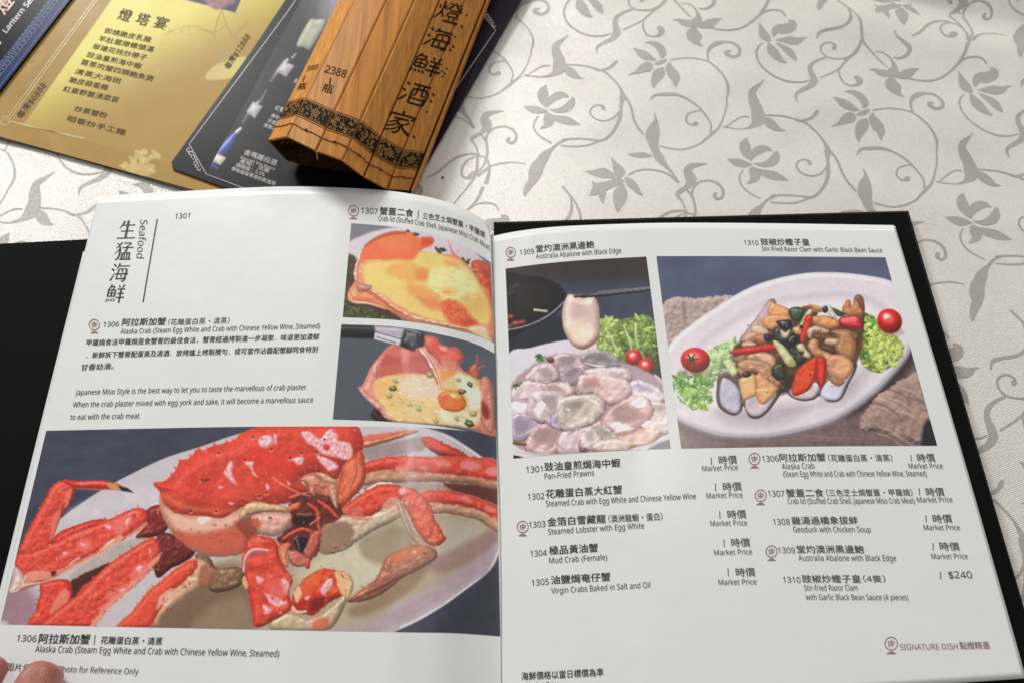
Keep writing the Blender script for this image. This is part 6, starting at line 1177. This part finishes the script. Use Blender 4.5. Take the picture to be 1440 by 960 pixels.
def scroll_pt(px, py, off=.0002):
    """where the photo's px, py falls on the visible slips"""
    px = np.atleast_1d(np.asarray(px, float)); py = np.atleast_1d(np.asarray(py, float)); out = np.zeros(px.shape+(3,)); best = np.full(px.shape, 1e9)
    ray = pix(px, py, 0.)-np.array([0, 0, CH]); C0 = np.array([0, 0, CH])
    for i in range(len(TP)-1):
        n = NRM[i]; d = TP[i+1]-TP[i]; d = d-AX*(d@AX); w = np.linalg.norm(d); d /= w
        t = ((TP[i]-C0)@n)/(ray@n); P = C0+ray*t[..., None]; u = (P-TP[i])@d
        err = np.maximum(0, np.maximum(-u, u-w)); k = err < best; best = np.where(k, err, best)
        out[k] = (P+n*(off+.00012))[k]
    return out
# band of lace print across the slips, a red cord with knots below it
def slat_pt(i, s, t, off):
    """a point on slip i: s from 0 to 1 across it, t metres from its near end"""
    return TP[i]*(1-s)+TP[i+1]*s+AX*t+NRM[i]*(off+.00012*(1-abs(2*s-1)))
B0, B1 = .0178, .0308
for i in range(7):
    w = np.linalg.norm(TP[i+1]-TP[i]); ns = 7
    if i == 6: ns = 3
    def strip(t0, t1, off, mat, name, s0=.03, s1=.97):
        V = []; 
        for k in range(ns):
            s = s0+(s1-s0)*k/(ns-1); V += [slat_pt(i, s, t0, off), slat_pt(i, s, t1, off)]
        o = obj(name, V, [(2*k, 2*k+1, 2*k+3, 2*k+2) for k in range(ns-1)], mat, scroll)
        if o.data.polygons[0].normal@Vector(NRM[i]) < 0: o.data.flip_normals()
        return o
    strip(B0, B1, .00016, M_burnt, 'lace_band'); strip(B0-.0013, B0-.0008, .00016, M_burnt, 'band_line'); strip(B1+.0008, B1+.0012, .00016, M_burnt, 'band_line')
    if w < .006: continue
    # the pale lace: flowers with five petals and rows of small loops
    V = []; Fs = []
    def dot(s, t, r, k=6, inner=0.):
        b = len(V)
        if inner:
            for a in range(k): V.append(slat_pt(i, s+r*math.cos(a*2*math.pi/k)/w, t+r*math.sin(a*2*math.pi/k), .00024))
            for a in range(k): V.append(slat_pt(i, s+inner*math.cos(a*2*math.pi/k)/w, t+inner*math.sin(a*2*math.pi/k), .00024))
            for a in range(k): Fs.append((b+a, b+(a+1) % k, b+(a+1) % k+k, b+a+k))
        else:
            for a in range(k): V.append(slat_pt(i, s+r*math.cos(a*2*math.pi/k)/w, t+r*math.sin(a*2*math.pi/k), .00024))
            Fs.append(tuple(range(b, b+k)))
    mid = (B0+B1)/2
    if i in (1, 4, 5):
        for a in range(5): dot(.5+.0024*math.cos(a*1.2566+.4)/w, mid+.0024*math.sin(a*1.2566+.4), .0013, 7, .0007)
        dot(.5, mid, .0007); lo, hi = .3, .7
    else: lo = hi = .5
    rr = random.Random(i)
    for k in range(60):
        s, t = rr.uniform(.08, .92), rr.uniform(B0+.0012, B1-.0012)
        if i in (1, 4, 5) and abs((s-.5)*w) < .004 and abs(t-mid) < .0042: continue
        if rr.random() < .5: dot(s, t, .0009, 6, .0005)
        else: dot(s, t, rr.uniform(.0003, .0005), 5)
    for k in range(int(w/.0016)):
        s = .06+k*.0016/w
        if s < .94: dot(s, B0+.0007, .0004, 5); dot(s, B1-.0007, .0004, 5)
    o = obj('lace_pattern', V, Fs, M_lace, scroll); o['kind'] = 'stuff'
    if o.data.polygons[0].normal@Vector(NRM[i]) < 0: o.data.flip_normals()
def tube(name, pts, r, mat, parent, k=6):
    pts = [np.array(p, float) for p in pts]; V = []; Fs = []
    for i, p in enumerate(pts):
        t = pts[min(i+1, len(pts)-1)]-pts[max(i-1, 0)]; t /= np.linalg.norm(t)+1e-12
        a = np.cross(t, [0, 0, 1.]); a /= np.linalg.norm(a)+1e-12; b = np.cross(a, t)
        for j in range(k): V.append(p+(a*math.cos(2*math.pi*j/k)+b*math.sin(2*math.pi*j/k))*r)
    for i in range(len(pts)-1):
        for j in range(k): Fs.append((i*k+j, i*k+(j+1) % k, (i+1)*k+(j+1) % k, (i+1)*k+j))
    Fs += [tuple(range(k-1, -1, -1)), tuple(range((len(pts)-1)*k, len(pts)*k))]
    return obj(name, V, Fs, mat, parent, True)
CT = .0098
for i in range(6):
    pts = [slat_pt(i, s, CT+.0004*math.sin(s*9+i), .0004) for s in np.linspace(0, 1, 7)]
    tube('cord', pts, .00028, M_cord, scroll)
    if i > 0:
        c0 = slat_pt(i, .48, CT, .0006); bm = bmesh.new(); bmesh.ops.create_icosphere(bm, subdivisions=2, radius=.00095)
        me = bpy.data.meshes.new('knot'); bm.to_mesh(me); bm.free(); me.materials.append(M_cord); o = bpy.data.objects.new('knot', me); COL.objects.link(o); o.parent = scroll
        o.location = Vector(c0)-scroll.location; o.scale = (1.2, .9, .7)
for i in (1, 2, 3, 4, 5):     # cord along the joints from one lacing to the next
    tube('joint_cord', [TP[i]+AX*t+np.array([0, 0, -.0002]) for t in np.linspace(.001, CT, 4)], .00022, M_cord, scroll)
tube('loose_cord_end', [TP[2]+np.array([.0004, -.001, .0003]), TP[2]+np.array([.0008, -.003, -.002]), TP[2]+np.array([.0003, -.0035, -.005])], .0003, plain('pale_cord', (170, 140, 96), .8), scroll)
# characters burnt into the slips: 燈海鮮酒家 in a clerical hand, and the prices on the left
CLER = {
 '海': ["6,10,7 18,20,9", "2,42,7 14,50,9", "2,92,8 14,76,8 22,64,7", "40,4,8 34,16,7 26,26,6", "36,16,8 94,16,8", "40,32,8 34,90,8", "40,32,8 88,32,8 84,88,8 74,96,7", "24,58,8 99,58,8", "32,88,8 94,88,8", "60,36,6 64,52,7", "58,64,6 60,82,7"],
 '鮮': ["22,2,7 4,28,6", "18,14,7 40,14,7 32,28,6", "8,32,7 8,66,7", "8,32,7 46,32,7 46,66,7", "8,49,6 46,49,6", "8,66,7 46,66,7", "27,32,6 27,66,6", "6,78,7 2,92,8", "18,80,7 18,92,8", "30,80,7 34,92,8", "42,78,7 50,92,8", "62,8,7 70,20,8", "92,6,7 84,20,8", "56,30,8 98,30,8", "58,50,8 96,50,8", "50,72,9 104,72,9", "77,30,8 77,100,8"],
 '酒': ["8,10,7 20,18,9", "2,40,7 14,48,9", "2,92,8 16,74,8 24,62,6", "34,10,8 98,10,8", "38,32,8 38,94,8", "38,32,8 94,32,8 94,94,8", "38,94,8 94,94,8", "56,10,7 54,50,7 46,60,6", "76,10,7 76,52,7 86,56,6", "40,72,7 92,72,7"],
 '家': ["48,2,9 52,14,8", "10,18,7 8,34,8", "10,20,8 92,20,8 86,34,8", "26,36,8 78,36,8", "52,38,7 34,50,7 14,60,5", "38,48,7 54,62,7 58,80,8 48,98,8 36,96,5", "48,56,6 32,68,6 8,78,5", "54,70,6 34,86,6 6,96,5", "84,46,6 64,60,6", "58,58,7 74,80,8 98,96,12"],
 '燈': ["8,26,7 12,44,8", "38,22,7 30,40,7", "24,6,8 24,50,8 14,76,7 2,94,5", "24,58,7 38,80,8", "44,12,7 62,14,7 50,32,7 36,44,5", "48,24,6 54,34,6", "90,6,6 76,18,6", "66,4,6 80,26,7 100,42,8", "96,20,6 84,30,6", "52,42,7 86,42,7", "52,54,7 86,54,7 86,70,7", "52,54,7 52,70,7 86,70,7", "58,76,6 62,88,7", "82,76,6 76,88,7", "40,96,9 100,96,9"],
}
def burn(ch, x, y, w, h):
    return brush('burnt_character', ch, x, y, w, h, lambda a, b: scroll_pt(a, b), M_burnt, scroll, (.965, .262), (-.40, .92), CLER, 1.)
for ch, x, y, w, h in (('燈', 631, 17, 36, 31), ('海', 617, 55, 36, 32), ('鮮', 600, 92, 40, 31), ('酒', 583, 132, 38, 33), ('家', 562, 172, 40, 34)): burn(ch, x, y, w, h)
SS = lambda a, b: scroll_pt(a, b)
text('burnt_price', '2388', [(456, 102), (485, 110)], 15, SS, M_burnt, scroll, .004, up=(.36, -.93)); text('burnt_price', '/', [(463, 118), (470, 121)], 16, SS, M_burnt, scroll, .004, up=(-.35, -.93)); text('burnt_price', '瓶', [(452, 129), (466, 133)], 14, SS, M_burnt, scroll, .006, up=(.36, -.93))
text('burnt_price', '388', [(430, 101), (446, 98)], 11, SS, M_burnt, scroll, .0, up=(.36, -.93)); text('burnt_price', '/', [(426, 116), (431, 115)], 11, SS, M_burnt, scroll, .004, up=(-.2, -.93)); text('burnt_price', '瓶', [(418, 128), (429, 126)], 11.5, SS, M_burnt, scroll, .006, up=(.36, -.93))
for x, y, l in ((656, 22, 2), (649, 38, 3), (646, 15, 2.4), (640, 52, 1.6), (637, 66, 3), (633, 71, 2.6), (628, 97, 1.8), (625, 104, 2), (621, 101, 1.8), (622, 108, 1.8), (606, 143, 3), (609, 134, 4), (582, 193, 3.4), (600, 158, 1.6)):
    outline('burnt_dot', [(x-l*.35, y-l*.6), (x+l*.35, y+l*.6)], lambda a, b: scroll_pt(a, b, .0003), M_burnt, scroll, 2.2)

# ================================================================ THE READER'S HAND
M_skin, nt, p = nodes('skin'); tc = N(nt, 'ShaderNodeTexCoord'); n = N(nt, 'ShaderNodeTexNoise'); n.inputs['Scale'].default_value = 90; n.inputs['Detail'].default_value = 5; nt.links.new(tc.outputs['Object'], n.inputs['Vector'])
cr = N(nt, 'ShaderNodeValToRGB'); cr.color_ramp.elements[0].position = .3; cr.color_ramp.elements[1].position = .7; cr.color_ramp.elements[0].color = rgba((150, 84, 72)); cr.color_ramp.elements[1].color = rgba((190, 134, 118))
nt.links.new(n.outputs[0], cr.inputs[0]); nt.links.new(cr.outputs[0], p.inputs['Base Color']); p.inputs['Roughness'].default_value = .45; p.inputs['Subsurface Weight'].default_value = .25; p.inputs['Subsurface Radius'].default_value = (.006, .002, .001); p.inputs['Subsurface Scale'].default_value = .5
w = N(nt, 'ShaderNodeTexWave'); w.inputs['Scale'].default_value = 420; w.inputs['Distortion'].default_value = 6; nt.links.new(tc.outputs['Object'], w.inputs['Vector'])
b = N(nt, 'ShaderNodeBump'); b.inputs['Strength'].default_value = .45; b.inputs['Distance'].default_value = .0004; nt.links.new(w.outputs['Fac'], b.inputs['Height']); nt.links.new(b.outputs[0], p.inputs['Normal'])
M_nail = plain('finger_nail', (214, 164, 152), .25, .5, .3)
hand = empty('person', (-.30, -.10, .0), 'hand holding the near left corner of the open book, a thumb and finger showing', 'person')
t1 = pix(80, 903, .0225); t2 = pix(6, 899, .030)
sk = {'wrist': ((-.36, -.20, .020), .027), 'palm': ((-.315, -.125, .020), .026), 'pi': ((-.300, -.085, .018), .019), 'pm': ((-.315, -.085, .006), .017)}
vs = []; rs_ = []; es = []; ix = {}
def sv(k, p, r): ix[k] = len(vs); vs.append(tuple(p)); rs_.append(r)
for k, (p_, r_) in sk.items(): sv(k, p_, r_)
es += [('wrist', 'palm'), ('palm', 'pi'), ('palm', 'pm')]
def chain(root, pts):
    prev = root
    for i, (p_, r_) in enumerate(pts): k = root+str(len(vs)); sv(k, p_, r_); es.append((prev, k)); prev = k
chain('palm', [((-.285, -.11, .030), .0155), ((-.256, -.065, .034), .0125), (t1+np.array([-.006, -.036, .007]), .0115), (t1+np.array([-.002, -.018, .004]), .0112), (t1+np.array([0, -.0085, .0004]), .009)])
chain('pi', [((-.285, -.055, .030), .0115), (t2+np.array([-.006, -.03, .006]), .0095), (t2+np.array([-.002, -.014, .0035]), .0088), (t2+np.array([0, -.007, 0]), .0075)])
chain('pm', [((-.31, -.05, -.000+.004), .0095), ((-.297, -.028, .0035), .0085), ((-.288, -.012, .0035), .0078)])
chain('pm', [((-.335, -.06, .006), .0095), ((-.328, -.035, .0045), .0085), ((-.320, -.018, .0045), .0075)])
chain('palm', [((-.345, -.09, .008), .0105), ((-.352, -.055, .006), .0085), ((-.346, -.035, .006), .0072)])
me = bpy.data.meshes.new('hand'); me.from_pydata([tuple(np.array(v)-np.array(hand.location)) for v in vs], [(ix[a], ix[b]) for a, b in es], [])
o = bpy.data.objects.new('hand_skin', me); COL.objects.link(o); o.modifiers.new('skin', 'SKIN')
sv_ = me.skin_vertices[0].data
for i, r_ in enumerate(rs_): sv_[i].radius = (r_, r_)
sv_[1].use_root = True
ss = o.modifiers.new('sub', 'SUBSURF'); ss.levels = 3; ss.render_levels = 3
dg = bpy.context.evaluated_depsgraph_get(); dg.update(); m2 = bpy.data.meshes.new_from_object(o.evaluated_get(dg)); bpy.data.objects.remove(o)
m2.materials.clear(); m2.materials.append(M_skin); m2.polygons.foreach_set('use_smooth', [True]*len(m2.polygons))
ho = bpy.data.objects.new('hand', m2); COL.objects.link(ho); ho.parent = hand
# nail of the finger at the very corner
bm = bmesh.new(); bmesh.ops.create_uvsphere(bm, u_segments=16, v_segments=10, radius=1)
for v in bm.verts: v.co = Vector((v.co.x*.0056, v.co.y*.0078, v.co.z*.0016))
me = bpy.data.meshes.new('finger_nail'); bm.to_mesh(me); bm.free(); me.materials.append(M_nail); me.polygons.foreach_set('use_smooth', [True]*len(me.polygons))
o = bpy.data.objects.new('finger_nail', me); COL.objects.link(o); o.parent = hand; o.location = Vector(t2+np.array([-.002, -.011, .0066]))-hand.location; o.rotation_euler = (R(-12), R(-14), R(6))
